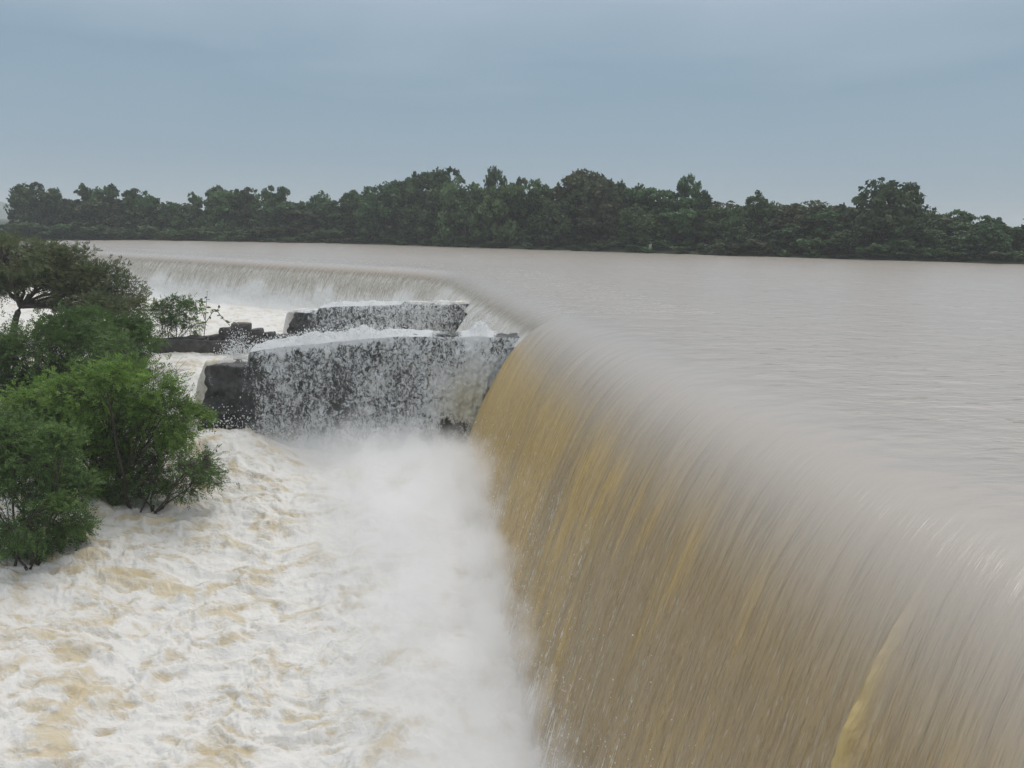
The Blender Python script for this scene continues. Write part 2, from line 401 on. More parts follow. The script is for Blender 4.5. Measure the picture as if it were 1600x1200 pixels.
# --- near fall
def geo(a, b, step0, ratio):
    o = [a]
    while o[-1] < b: o.append(o[-1] + max(step0, (o[-1] - a0_cam) * ratio))
    o = np.array(o); return a + (o - a) * (b - a) / (o[-1] - a)
a0_cam = 12.0                                     # t of the point abreast of the camera
t_near = np.concatenate([np.linspace(0, 14, 40)[:-1], geo(14.0, T_BLOCK, 0.02, 0.0040)])
s_near = np.concatenate([-np.linspace(1, 0, 46)[:-1] ** 1.5, np.linspace(0, 1, 185)])
def rope_mask(U, V):
    o = 0
    for u0, wd, v0, k in ((ROPE_U, 0.10, ROPE_V, 1.0), (ROPE_U2, 0.07, ROPE_V2, 0.5)):
        uu = U - u0 + 0.02 * perlin(V * 1.3, U * 0, 41); g = sstep(v0 - 0.4, v0 + 1.9, V)
        o = o + k * g * np.exp(-(uu / (wd * (0.5 + 0.6 * g))) ** 4)
    return np.clip(o, 0, 1)
def disp_near(U, V, dr, T):
    r = 0.070 * fbm(U * 0.55, V * 0.07, 3, 21) + 0.020 * fbm(U * 2.6, V * 0.25, 4, 25, 0.6) + 0.010 * fbm(U * 9.0, V * 0.7, 3, 31, 0.6) * sstep(0.5, 3, dr)
    # a thick lumpy rope of water near the front, a thinner one beside it
    for u0, wd, hh, v0 in ((ROPE_U, 0.085, 0.15, ROPE_V), (ROPE_U2, 0.05, 0.05, ROPE_V2)):
        uu = U - u0 + 0.02 * perlin(V * 1.3, U * 0, 41)
        grow = sstep(v0, v0 + 1.9, V)
        r = r + hh * grow * np.exp(-(uu / (wd * (0.5 + 0.7 * grow))) ** 2) * (1 + 0.40 * fbm(V * 2.6, U * 5.0, 4, 44, 0.5))
    return r
def flow_uv(u, v, kflow):
    """flow coordinates of the place on the near fall that the picture shows at (u, v)"""
    best = None
    for t in np.linspace(14, T_BLOCK, 1500):
        p, n = crest(np.array([t]))
        d = ray(u, v)
        # intersect with the profile plane at t
        tang = np.array([n[0, 1], -n[0, 0]])
        den = d[0] * tang[0] + d[1] * tang[1]
        k = ((p[0] - CAM[:2]) @ tang) / den
        q = CAM + d * k; s = (q[:2] - p[0]) @ n[0]
        e = q[2] - prof_z(s)
        if best is None or abs(e) < best[0]: best = (abs(e), t, s)
    _, t, s = best
    ss = np.linspace(S_UP, s, 400); v = np.sum(np.hypot(np.diff(ss), np.diff(prof_z(ss))))
    return t + kflow * (s - S_UP), v
K_NEAR = 0.62
ROPE_U, ROPE_V = flow_uv(1345, 1120, K_NEAR); ROPE_V -= 1.75
ROPE_U2, ROPE_V2 = flow_uv(1022, 1150, K_NEAR); ROPE_V2 -= 1.6
def aer_near(U, V, dr, T):
    y = T - 12.0
    left = sstep(7, 16, y)                        # the long reach further off breaks up lower down
    return np.clip(0.42 * sstep(2.2, 5.5, dr) * left + 0.30 * sstep(5.0, 7.2, dr) + 0.34 * fbm(U * 1.1, V * 0.15, 3, 51) * sstep(1.5, 4, dr) * left, -0.3, 1)
near_fall, P_near = waterfall('waterfall', t_near, s_near, lambda T: np.full_like(T, -7.8), K_NEAR, disp_near, M_near,
    'tall smooth brown sheet of water curling over the weir in the foreground', aer_near, lambda T: sstep(T_BLOCK - 7, T_BLOCK - 0.4, T))

# --- the two further falls
def zfoot_mid(T):
    y = T - 12
    on1 = sstep(31.6, 32.7, y) * (1 - sstep(33.9, 34.9, y)); on2 = sstep(45.2, 45.7, y) * (1 - sstep(46.9, 47.5, y))
    z = np.where(y < 40, -2.4, lerp(-3.2, -4.3, sstep(46, 58, y)))
    return lerp(z, -1.02, np.maximum(on1, on2))
t_mid = np.concatenate([np.linspace(T_BLOCK, T_BLOCK + 14, 200)[:-1], np.linspace(T_BLOCK + 14, T_C2, 200)])
s_mid = np.concatenate([-np.linspace(1, 0, 28)[:-1] ** 1.5, np.linspace(0, 1, 80)])
def disp_far(U, V, dr, T):
    w = sstep(T_BLOCK, T_BLOCK + 2.5, T)
    return (1 - w) * disp_near(T + (U - T) * K_NEAR / 0.15, V, dr, T) + w * (0.06 * fbm(U * 0.7, V * 0.1, 3, 61) + 0.05 * fbm(U * 3.0, V * 0.3, 3, 65, 0.6) + 0.07 * fbm(U * 2.2, V * 1.6, 3, 68, 0.6) * sstep(1.0, 3.0, dr))
def aer_far(U, V, dr, T):
    plume = 0.55 * sstep(0.1, 0.5, perlin(U * 0.22, U * 0, 72) + 0.3 * perlin(U * 0.9, V * 0.2, 73))
    return np.clip(sstep(0.28, 0.95, dr) * (0.44 + 0.16 * (1 - sstep(T_BEND - 8, T_BEND + 2, T))) + sstep(1.4, 3.4, dr) * 0.45 + 0.7 * plume * sstep(0.9, 2.4, dr), 0, 1.2)
mid_fall, P_mid = waterfall('waterfall', t_mid, s_mid, zfoot_mid, 0.15, disp_far, M_far,
    'short white streaked fall slanting away behind the stone divider walls', aer_far)
t_far = np.linspace(T_C2, T_END, 520)
far_fall, P_far = waterfall('waterfall', t_far, s_mid, lambda T: np.full_like(T, -4.3), 0.15, disp_far, M_far,
    'long low curtain of white streaked water across the far end of the basin', aer_far)

# --- lake
nt = 560
t_l = np.concatenate([t_near[::3][:-1], np.linspace(t_near[-1], T_END, 200)])
s_l = np.concatenate([[0], np.cumsum(0.12 * 1.03 ** np.arange(200))]); s_l = s_l / s_l[-1] * 330
Tt, Sl = np.meshgrid(t_l, s_l, indexing='ij')
p, n = crest(Tt)
# upstream directions fan out so that the sheet covers the whole lake
ang = np.interp(t_l, [0, T_BLOCK, T_C2, T_END], [math.radians(-75), math.radians(0), 0, 0])
fan = sstep(0, 60, Sl) * ang[:, None]
c_, s_ = np.cos(fan), np.sin(fan)
nx, ny = n[..., 0] * c_ + n[..., 1] * -s_, n[..., 0] * s_ + n[..., 1] * c_
X = p[..., 0] + n[..., 0] * S_UP - nx * Sl * 1.0; Y = p[..., 1] + n[..., 1] * S_UP - ny * Sl
amp = 1 + 1.6 * sstep(0, 20, Sl) * (1 - sstep(40, 120, Sl))
Zl = prof_z(np.full_like(X, S_UP)) + surf_disp(X, Y) * amp
still = np.ones_like(Sl)
lake = grid_obj('lake', np.stack([X, Y, Zl], -1), M_lake, None, {'still': still})
tag(lake, 'broad sheet of turbid grey brown flood water above the weir', kind='structure')

# --- weir body hidden under the falls, its masonry face shows where the sheets part
def weir_wall():
    tt = np.concatenate([np.linspace(0, T_BLOCK, 40), np.linspace(T_BLOCK, T_C2 - 4, 30)[1:], np.linspace(T_C2 - 3.5, T_C2 + 6, 20), np.linspace(T_C2 + 8, T_END, 40)])
    sec = np.array([(-1.6, -9.5), (-1.6, -1.0), (-1.2, -0.85), (-0.1, -0.85), (0.12, -1.1), (0.75, -9.5)])
    p, n = crest(tt)
    P = np.zeros((len(tt), len(sec), 3))
    P[..., :2] = p[:, None] + n[:, None] * sec[None, :, 0:1]; P[..., 2] = sec[:, 1]
    o = grid_obj('weir_wall', P, M_weir, flip=True)
    tag(o, 'low masonry weir wall that carries the falling sheets of brown water', 'weir wall')
weir_wall()

# ------------------------------------------------------------------ divider walls standing in the basin
def divider(x0, x1, y0, thick, top_pts, zbase, batter, lx, seed, label):
    """rough masonry wall along x; top_pts = [(x, z)], battered left end"""
    nx_, nf = 220, 50
    xs = np.linspace(x0, x1, nx_)
    zt = np.interp(xs, [q[0] for q in top_pts], [q[1] for q in top_pts])
    rows = []
    prof = [(0.0, 0.0, k) for k in np.linspace(0, 1, nf)]
    P = []
    for k in np.linspace(0, 1, nf):               # front face from the base up
        z = lerp(zbase, zt, k); yy = y0 - batter * (1 - k) * np.ones(nx_)
        P.append(np.stack([xs, yy, z], -1))
    for k in np.linspace(0, 1, 14)[1:]:            # top
        P.append(np.stack([xs, y0 + thick * k * np.ones(nx_), zt], -1))
    for k in np.linspace(1, 0, 20)[1:]:            # back
        z = lerp(zbase, zt, k); P.append(np.stack([xs, np.full(nx_, y0 + thick), z], -1))
    P = np.array(P).transpose(1, 0, 2)
    # slanting left end
    h = (P[..., 2] - zbase) / (np.max(zt) - zbase)
    e = np.clip((lx - (P[..., 0] - x0)) / lx, 0, 1)
    P[..., 0] += e * h * lx * 0.75 + e * 0.22 * fbm(P[..., 1] * 1.3 + seed, P[..., 2] * 1.4, 3, seed + 3)
    courses = 0.04 * (np.abs(((P[..., 2] * 2.1) % 1) - 0.5) > 0.42)
    P[..., 1] += (0.16 * fbm(P[..., 0] * 1.1, P[..., 2] * 1.3, 4, seed) + 0.07 * fbm(P[..., 0] * 4, P[..., 2] * 4, 3, seed + 5)) - courses * 0
    P[..., 2] += 0.11 * fbm(P[..., 0] * 1.9, P[..., 1] * 1.5, 3, seed + 9)
    # left end cap: close the section
    n, m_ = P.shape[:2]
    V = P.reshape(-1, 3); F = list(map(tuple, grid_faces(n, m_)))
    V2 = list(map(tuple, V)); c = len(V2)
    # end cap as strips between front and back columns
    front = list(range(0, nf)); back = list(range(m_ - 1, nf + 12, -1))
    fz = [V[i][2] for i in front]; 
    cap = []
    mid_n = 6
    colsF = [P[0, int(round(q))] for q in np.linspace(0, nf - 1, 40)]
    colsB = [P[0, int(round(q))] for q in np.linspace(m_ - 1, m_ - 19, 40)]
    C = np.array([[lerp(a, b, k) + np.array([-0.12 * math.sin(k * math.pi) * 1.0 - 0.0, 0, 0]) for k in np.linspace(0, 1, mid_n)] for a, b in zip(colsF, colsB)])
    C[:, 1:-1, 0] += 0.08 * fbm(C[:, 1:-1, 1] * 2.2, C[:, 1:-1, 2] * 2.2, 3, seed + 12)
    Fc = grid_faces(40, mid_n, True) + c
    Vall = np.concatenate([V, C.reshape(-1, 3)]); Fall = np.concatenate([grid_faces(n, m_), Fc])
    me = mesh_raw('divider_wall', Vall, Fall, None, None, True, [M_wall])
    o = link(bpy.data.objects.new('divider_wall', me))
    tag(o, label, 'wall', 'stone divider walls below the weir')
    return xs, zt
NEAR_TOP = [(-13.4, -2.35), (-10.62, -2.22), (-10.5, -1.72), (-10.0, -1.62), (-8, -1.35), (-4.5, -0.98), (0.6, -0.95)]
FAR_TOP = [(-13.6, -1.62), (-12.1, -1.50), (-10.9, -1.55), (-10.7, -1.24), (-9.8, -1.15), (-6, -0.98), (-1.4, -0.92)]
divider(-13.2, 0.25, 33.0, 1.3, NEAR_TOP, -7.2, 0.35, 1.6, 101, 'nearer dark stone divider wall half hidden by lacy running water')
divider(-13.3, -2.0, 46.0, 1.4, FAR_TOP, -4.6, 0.5, 1.8, 131, 'smaller dark stone divider wall behind the nearer one')

# water running over and down the divider walls
def cascade(x0, x1, y0, thick, top_pts, zbot, surge, cov, tanf, seed, label, nx_=420, nr=150, lean=0.35):
    xs = np.linspace(x0, x1, nx_)
    zt = np.interp(xs, [q[0] for q in top_pts], [q[1] for q in top_pts])
    sg = surge(xs)
    r = np.linspace(0, 1, nr); Xg, Rg = np.meshgrid(xs, r, indexing='ij')
    zt = zt[:, None]; sg = sg[:, None]
    top = Rg < 0.30; q = np.clip(Rg / 0.30, 0, 1); f = np.clip((Rg - 0.30) / 0.70, 0, 1)
    hump = np.sin(np.clip(q, 0, 1) * math.pi * 0.92 + 0.12) ** 1.0
    lump = 1 + 0.45 * fbm(Xg * 0.8, q * 1.5, 3, seed, 0.4)
    Yt = y0 + thick + 0.3 - (thick + 0.50) * q
    Zt = zt + 0.03 + sg * hump * lump
    yf = y0 - 0.20
    Zf = zt + 0.02 + (zbot - zt) * f + (sg * hump * lump) * (1 - f) ** 6
    Yf = yf - 0.35 * f - lean * np.sqrt(f) * (0.4 + sg)
    Y = np.where(top, Yt, Yf); Z = np.where(top, Zt, Zf)
    fall_d = zt - Z
    rough = 0.10 * fbm(Xg * 1.6, Z * 0.9, 4, seed + 7, 0.6) + 0.05 * fbm(Xg * 6, Z * 4, 3, seed + 17, 0.6)
    Y = Y - np.where(top, 0, rough + 0.05) * sstep(0.0, 0.10, f); Z = Z + np.where(top, rough * sg * 1.5, 0) * (1 - sstep(0.75, 1.0, q))
    cover = np.where(top, 0.15 + 1.6 * sstep(0.03, 0.14, sg + 0 * hump), cov(Xg, fall_d)) + 0.5 * sstep(0.08, 0.3, sg) * (1 - top) * (1 - sstep(0.0, 0.18 + 0.7 * np.clip(fbm(Xg * 1.6, Xg * 0, 3, seed + 23) + 0.1, 0, 1), fall_d))
    o = grid_obj('cascade', np.stack([Xg, Y, Z], -1), M_casc, None, {'cover': cover, 'tan': tanf(Xg, fall_d)})
    tag(o, label, 'cascade', 'water running down the divider walls')
def surge_near(x):
    s = 0.20 * sstep(-10.6, -9.4, x) * (1 - sstep(-6.2, -4.4, x)) + 0.03
    s += 0.36 * np.exp(-((x + 1.35) / 0.5) ** 2) + 0.10 * sstep(-10.8, -10.5, x) * (1 - sstep(-4.4, -2.0, x))
    return np.clip(s * (1 + 0.35 * perlin(x * 0.9, x * 0, 141) + 0.25 * perlin(x * 3, x * 0, 142)), 0.01, 1)
def cov_near(x, d):
    c = 0.52 + 0.14 * sstep(-9.5, -3, x) + 0.24 * fbm(x * 0.8, d * 0.45, 4, 151) + 0.22 * sstep(2.2, 4.6, d)
    c += 0.40 * sstep(-3.6, -2.2, x - 0.25 * d + 0.6) * sstep(0.2, 2.2, d) + 0.4 * np.exp(-((x + 1.6 - 0.05 * d) / 0.5) ** 2)
    c -= 0.55 * (1 - sstep(-11.2, -9.6, x)) + 0.9 * sstep(-3.0, -2.5, x) * sstep(2.7, 3.6, d)
    return c
cascade(-12.2, 0.35, 33.0, 1.3, NEAR_TOP, -6.2, surge_near, cov_near,
        lambda x, d: 0.8 * sstep(-3.2, -1.4, x + 0.12 * d) * sstep(0.8, 2.5, d), 161,
        'lace of white water spilling down the face of the nearer divider wall')
def surge_far(x):
    s = 0.10 * sstep(-11.2, -9.8, x) * (1 - sstep(-7.5, -6, x)) + 0.07
    return np.clip(s * (1 + 0.4 * perlin(x * 0.9, x * 0, 171) + 0.3 * perlin(x * 3, x * 0, 172)), 0.02, 1)
def cov_far(x, d):
    c = 0.46 + 0.22 * sstep(-9.2, -6.5, x) + 0.16 * fbm(x * 0.5, d * 0.5, 3, 181) + 0.2 * sstep(1.4, 2.6, d)
    return c - 0.45 * (1 - sstep(-12.2, -10.8, x))
cascade(-12.7, -2.6, 46.0, 1.4, FAR_TOP, -3.8, surge_far, cov_far, lambda x, d: 0.15 * sstep(-6.5, -4.5, x), 191,
        'pale water sliding over the smaller divider wall further back', 300, 110)

# ------------------------------------------------------------------ churning water below the falls
def river_height(x, y):
    p, n = None, None
    xb = np.interp(y, CR[:, 1], CR[:, 0])         # crest x at that y
    foot = xb - 4.0
    wx = x + 0.55 * fbm(x * 0.35, y * 0.35, 3, 201); wy = y + 0.5 * fbm(x * 0.35, y * 0.35, 3, 205)
    rel = foot - x                                 # distance out from the foot of the near fall
    z = -5.75 - 1.35 * sstep(31, 13, y) * sstep(-16, -6, x)
    z += 0.35 * np.exp(-((rel - 2.2) / 1.8) ** 2)
    z += 0.85 * np.exp(-(((x + 11.2) / 1.9) ** 2 + ((y - 31.2) / 1.6) ** 2))
    z += 0.35 * sstep(24, 32, y) * sstep(-6.5, -9.5, x)
    # step up past the wall ends and between the walls
    up = sstep(31.5, 37.5, y + 0.8 * perlin(x * 0.4, y * 0.4, 208)) * sstep(-12.0, -13.4, x)
    up2 = sstep(33.2, 33.9, y) * sstep(-13.4, -13.0, x)
    top1 = np.interp(x, [q[0] for q in NEAR_TOP], [q[1] for q in NEAR_TOP]); top2 = np.interp(x, [q[0] for q in FAR_TOP], [q[1] for q in FAR_TOP])
    zmid = lerp(top1 + 0.02 - 0.22 * sstep(-5, -3.5, x), -2.95, sstep(34.4, 38.5, y)); zfar = lerp(top2 + 0.02, -3.9, sstep(47.6, 54, y))
    inner = np.where(y < 46.4, zmid, zfar)
    z_up = np.where(x > -13.2, lerp(-3.3, inner, sstep(-13.2, -12.6, x)), lerp(-3.3, -3.9, sstep(46, 56, y)))
    z = lerp(z, z_up, np.maximum(up, up2))
    calm = sstep(33.0, 36.0, y)
    a = 1 - 0.45 * calm
    # waves: long swells warped by the current, sharp crests on top
    u1, v1 = wx * 0.62, wy * 1.30
    big = fbm(u1, v1, 3, 211)
    rd = ridged(wx * 0.82 + 3, wy * 1.7, 5, 221)
    sm = fbm(wx * 1.9, wy * 3.4, 4, 231, 0.6)
    h = a * (0.17 * big + 0.13 * (rd - 0.2) + 0.055 * sm)
    violent = np.exp(-np.clip(rel, 0, 50) / 5.0) * (1 - calm)
    h += violent * (0.18 * fbm(wx * 0.9, wy * 0.9, 4, 241, 0.6))
    foam = 0.22 + 0.46 * rd - 0.50 * big + 0.34 * sm + 0.50 * violent + 0.13 * fbm(wx * 0.2, wy * 0.4, 3, 251)
    foam = foam + calm * 0.18
    return z + h, foam
def river():
    ys = [7.0]
    while ys[-1] < 96: ys.append(ys[-1] + max(0.02, ys[-1] * 0.0030 * (1 if ys[-1] < 36 else 1.9)))
    ys = np.array([-14, -10, -6, -2, 0, 2, 3.5, 4.5, 5.5, 6.3] + ys)
    k = np.concatenate([np.linspace(-1.9, -0.70, 50)[:-1], np.linspace(-0.68, 0.12, 530), np.linspace(0.16, 0.45, 14)[1:]])
    Yg, K = np.meshgrid(ys, k, indexing='ij')
    Xg = K * np.maximum(Yg, 9.0) * 1.0
    # keep the sheet under the falls
    lim = np.interp(Yg, CR[:, 1], CR[:, 0]) - 0.5
    over = Xg > lim
    Xg = np.minimum(Xg, lim)
    Z, foam = river_height(Xg, Yg)
    o = grid_obj('river', np.stack([Xg, Yg, Z], -1), M_foam, None, {'foam': foam}, flip=True)
    tag(o, 'boiling white and tan flood water in the basin below the weir', kind='structure')
river()

# ------------------------------------------------------------------ spray and mist
def droplets():
    b = []
    def burst(c, sp, nn, r0, r1, up=1.0):
        q = rng.normal(size=(nn, 3)) * np.array(sp); q[:, 2] = np.abs(q[:, 2]) * up
        b.append(np.concatenate([np.array(c) + q, rng.uniform(r0, r1, (nn, 1)) ** 1.0], 1))
    c = aty(375, 556, 34.5); burst(c - np.array([0, 0, 0.25]), (0.40, 0.3, 0.5), 1500, 0.004, 0.022); burst(c - np.array([0.1, 0, 0.2]), (0.22, 0.2, 0.75), 500, 0.004, 0.02)
    for x in np.arange(-10.8, -4.2, 0.12):
        z = np.interp(x, [q[0] for q in NEAR_TOP], [q[1] for q in NEAR_TOP]) + surge_near(np.array([x]))[0]
        burst((x, 33.3, z - 0.05), (0.15, 0.35, 0.14), 22, 0.006, 0.024)
    burst((-1.35, 33.2, -0.5), (0.4, 0.3, 0.16), 160, 0.006, 0.024)
    for x in np.arange(-11, -3, 0.25): burst((x, 46.2, np.interp(x, [q[0] for q in FAR_TOP], [q[1] for q in FAR_TOP]) + 0.12), (0.2, 0.3, 0.12), 14, 0.008, 0.026)
    for x in np.arange(-12.4, -9.0, 0.15): burst((x, 32.4, -4.9), (0.2, 0.2, 0.45), 26, 0.006, 0.028)
    for y in np.arange(9, 32, 0.12):
        xb = np.interp(y, CR[:, 1], CR[:, 0]) - 3.85
        burst((xb, y, -5.75 - 1.35 * float(sstep(31, 13, y))), (0.22, 0.2, 0.9), 9, 0.004, 0.016)
    yy = 9 + 22.5 * rng.random(1400); dr = 2.6 + 4.0 * rng.random(1400) ** 0.7
    keep = fbm(yy * 1.1, yy * 0, 3, 711) + 0.35 * (dr - 4.0) / 2 + 0.2 * rng.normal(size=1400) > 0.1
    yy, dr = yy[keep], dr[keep]; p_, n_ = crest(T_of_y(yy)); s_ = np.sqrt(dr / 0.425) + 0.03 + 0.10 * rng.random(len(yy))
    b.append(np.c_[p_ + n_ * s_[:, None], -dr, rng.uniform(0.004, 0.013, len(yy))])
    D = np.concatenate(b); nD = len(D)
    O = np.array([(1, 0, 0), (-1, 0, 0), (0, 1, 0), (0, -1, 0), (0, 0, 1), (0, 0, -1)], float)
    Fo = np.array([(0, 2, 4), (2, 1, 4), (1, 3, 4), (3, 0, 4), (2, 0, 5), (1, 2, 5), (3, 1, 5), (0, 3, 5)])
    st = rng.uniform(0.8, 1.7, (nD, 1, 1)) * np.array([[[0.9, 0.9, 1.2]]])
    V = D[:, None, :3] + O[None] * D[:, 3][:, None, None] * st
    F = Fo[None] + (np.arange(nD) * 6)[:, None, None]
    me = mesh_raw('spray', V.reshape(-1, 3), F.reshape(-1, 3), None, None, True, [M_drop])
    tag(link(bpy.data.objects.new('spray', me)), 'flying drops of white water along the walls and below the falls', kind='stuff')
droplets()

def mist_material(name, dens, ax, seed_off, ns=0.55):
    """white spray; density from the object's own box coordinates: x out from the fall, y along it, z up"""
    t = NT(name)
    tc = t.n('ShaderNodeTexCoord'); o = tc.outputs['Object']
    sp = t.n('ShaderNodeSeparateXYZ'); t.put(sp.inputs[0], o)
    X, Y, Z = sp.outputs
    off = t.n('ShaderNodeVectorMath', operation='ADD'); t.put(off.inputs[0], o); off.inputs[1].default_value = (seed_off, seed_off * 2, 0)
    nz = t.noise(off.outputs[0], ns, 4, 0.62)
    d = ax(t, X, Y, Z, nz)
    pv = t.n('ShaderNodeVolumePrincipled'); pv.inputs['Color'].default_value = (0.995, 0.995, 0.995, 1)
    pv.inputs['Anisotropy'].default_value = 0.0
    t.put(pv.inputs['Density'], t.math('MULTIPLY', d, dens))
    t.put(t.out.inputs['Volume'], pv.outputs[0])
    t.m.volume_intersection_method = 'FAST' if hasattr(t.m, 'volume_intersection_method') else 'FAST'
    return t.m
def mist_box(name, corner_pts, z0, z1, mat, label, origin, rotz):
    xy = np.array(corner_pts, float)
    V = np.concatenate([np.c_[xy, np.full(len(xy), z0)], np.c_[xy, np.full(len(xy), z1)]])
    k = len(xy); F = [tuple(range(k))[::-1], tuple(range(k, 2 * k))] + [(i, (i + 1) % k, k + (i + 1) % k, k + i) for i in range(k)]
    me = bpy.data.meshes.new(name); me.from_pydata([tuple(q) for q in V], [], F); me.update(); me.materials.append(mat)
    o = link(bpy.data.objects.new(name, me)); o.location = origin; o.rotation_euler = (0, 0, rotz)
    tag(o, label, kind='stuff')
def near_mist(t, X, Y, Z, nz):
    # X: distance out from the foot, Y: along the fall (0..24), Z: above the pool
    nn = t.math('SUBTRACT', nz, 0.5)
    height = t.math('MULTIPLY_ADD', nn, 6.0, 1.15)
    far = t.ss(Y, 6.0, 21.0)
    far2 = t.ss(Y, 4.0, 22.0)
    height = t.math('ADD', height, t.math('MULTIPLY', far, 0.35))
    Z = t.math('ADD', Z, t.math('MULTIPLY', t.math('SUBTRACT', 1.0, far2), 1.2))
    vert = t.ss(t.math('DIVIDE', Z, t.math('MAXIMUM', height, 0.25)), 1.25, 0.1)
    out = t.math('ADD', X, t.math('MULTIPLY', nn, 3.0))
    wid = t.math('MULTIPLY_ADD', far, 2.0, 4.6)
    side = t.math('MULTIPLY', t.ss(t.math('DIVIDE', out, wid), 1.0, 0.15), t.ss(X, -0.9, -0.1))
    end = t.math('MULTIPLY', t.ss(Y, -0.5, 3.0), t.ss(Y, 24.6, 22.5))
    return t.math('MULTIPLY', t.math('MULTIPLY', vert, side), end)
y_a, y_b = 8.0, 32.4
rot = math.atan(0.175)
# local frame: +x out (west), +y along the wall
ox, oy = np.interp(y_a, CR[:, 1], CR[:, 0]) - 3.85, y_a
m_mist = mist_material('spray_mist', 1.25, lambda t, X, Y, Z, nz: near_mist(t, t.math('MULTIPLY', X, -1.0), Y, Z, nz), 3.0, 0.75)
mist_box('mist', [(1.0, 0), (1.0, 24.6), (-7.6, 24.6), (-7.6, 0)], -1.9, 3.2, m_mist, 'white spray mist hanging over the foot of the near fall', (ox, oy, -5.75), rot)
def block_mist(t, X, Y, Z, nz):
    nn = t.math('SUBTRACT', nz, 0.5)
    vert = t.ss(t.math('DIVIDE', Z, t.math('MAXIMUM', t.math('MULTIPLY_ADD', nn, 3.6, 1.55), 0.3)), 1.2, 0.1)
    return t.math('MULTIPLY', vert, t.math('MULTIPLY', t.math('MULTIPLY', t.ss(X, 0.0, 1.8), t.ss(X, 9.2, 7.6)), t.math('MULTIPLY', t.ss(Y, 0.0, 1.2), t.ss(Y, 3.0, 2.6))))
m_mist2 = mist_material('spray_mist_by_wall', 0.8, block_mist, 11.0, 0.6)
mist_box('mist', [(0, 0), (9.2, 0), (9.2, 3.0), (0, 3.0)], 0, 3.0, m_mist2, 'white spray mist below the face of the nearer divider wall', (-10.6, 29.6, -5.75), 0.0)
def far_mist(t, X, Y, Z, nz):
    nn = t.math('SUBTRACT', nz, 0.5)
    vert = t.ss(t.math('DIVIDE', Z, t.math('MAXIMUM', t.math('MULTIPLY_ADD', nn, 4.0, 1.0), 0.3)), 1.2, 0.1)
    return t.math('MULTIPLY', vert, t.math('MULTIPLY', t.math('MULTIPLY', t.ss(X, 0.0, 2.0), t.ss(X, 60, 50)), t.math('MULTIPLY', t.ss(Y, 0.0, 1.2), t.ss(Y, 4.0, 3.2))))
d2 = (E3 - C2) / np.linalg.norm(E3 - C2); rot3 = math.atan2(d2[1], d2[0])
n2 = np.array([-d2[1], d2[0]])
o3 = C2 + d2 * 3.0 + n2 * 1.6
m_mist3 = mist_material('spray_mist_far', 0.25, far_mist, 23.0, 0.35)
mist_box('mist', [(0, 0), (60, 0), (60, 4), (0, 4)], 0, 3.4, m_mist3, 'pale spray mist along the foot of the far curtain of water', (o3[0], o3[1], -4.0), rot3)

# ------------------------------------------------------------------ ruined masonry beside the far divider
def stone_mesh(sx, sy, sz, seed):
    r = np.random.default_rng(seed)
    n = 4; V = []; F = []
    lin = np.linspace(-0.5, 0.5, n)
    def face(ax, sgn):
        a, b = [i for i in range(3) if i != ax]
        base = len(V)
        for i in lin:
            for j in lin:
                q = [0, 0, 0]; q[ax] = 0.5 * sgn; q[a] = i; q[b] = j; V.append(q)
        for i in range(n - 1):
            for j in range(n - 1):
                f = (base + i * n + j, base + (i + 1) * n + j, base + (i + 1) * n + j + 1, base + i * n + j + 1)
                cw = (sgn > 0) ^ (ax == 1)
                F.append(f if cw else f[::-1])
    for ax in range(3):
        for sg in (-1, 1): face(ax, sg)
    V = np.array(V, float)
    e = (np.abs(V) > 0.45).sum(1)
    V *= np.where(e >= 2, 0.94, 1.0)[:, None] * np.where(e >= 3, 0.95, 1.0)[:, None]
    k = V * np.array([sx, sy, sz])
    k = k + 0.05 * np.stack([perlin(V[:, 0] * 2.5 + 7 * s + seed, V[:, 1] * 2.5 + V[:, 2] * 3.1 + seed * 1.7, 301 + s) for s in range(3)], 1) * min(1.0, sx + 0.2)
    return k, np.array(F)
def ruin():
    root = empty('ruined_wall', aty(330, 545, 42.0))
    tag(root, 'broken dark stone wall with loose blocks standing in the white water', 'ruined wall')
    base = np.array(root.location)
    # (u, v of the middle, depth y, width px, height px, tilt)
    rows = [(262, 541, 42.3, 52, 20, 0.03), (305, 543, 42.2, 56, 22, -0.02), (350, 545, 42.0, 58, 24, 0.02), (402, 543, 42.6, 62, 26, -0.03), (440, 540, 43.4, 46, 30, 0.0),
            (283, 535, 42.6, 44, 12, 0.05), (330, 536, 42.7, 50, 16, 0.0), (304, 531, 42.4, 28, 8, -0.10), (337, 530, 42.4, 24, 11, 0.06), (352, 520, 42.6, 20, 14, 0.0),
            (374, 513, 42.7, 31, 14, 0.0), (375, 525, 42.6, 36, 14, 0.01), (399, 521, 42.8, 19, 12, 0.08), (413, 526, 43.2, 26, 10, 0.14), (392, 531, 42.7, 34, 12, -0.05), (425, 532, 43.3, 26, 14, 0.05),
            (358, 531, 42.5, 22, 12, 0.0)]
    for i, (u, v, y, w, h, tilt) in enumerate(rows):
        c = aty(u, v, y); k = y / FPX
        sx, sz = w * k, h * k * 1.08; sy = max(0.7, sx * 0.7) if i > 4 else 1.1
        V, F = stone_mesh(sx, sy, sz if i > 4 else sz + 0.25, 400 + i)
        a = 0.18 * math.sin(i * 2.7); ca, sa = math.cos(a), math.sin(a); ct, st = math.cos(tilt), math.sin(tilt)
        V = V @ np.array([[ct, 0, st], [0, 1, 0], [-st, 0, ct]]) @ np.array([[ca, sa, 0], [-sa, ca, 0], [0, 0, 1]])
        off = c - base; off[1] += sy * 0.5
        if i <= 4: off[2] -= 0.12
        me = mesh_raw('stone', V + off, F, None, None, False, [M_rubble])
        link(bpy.data.objects.new('stone', me), root)
ruin()

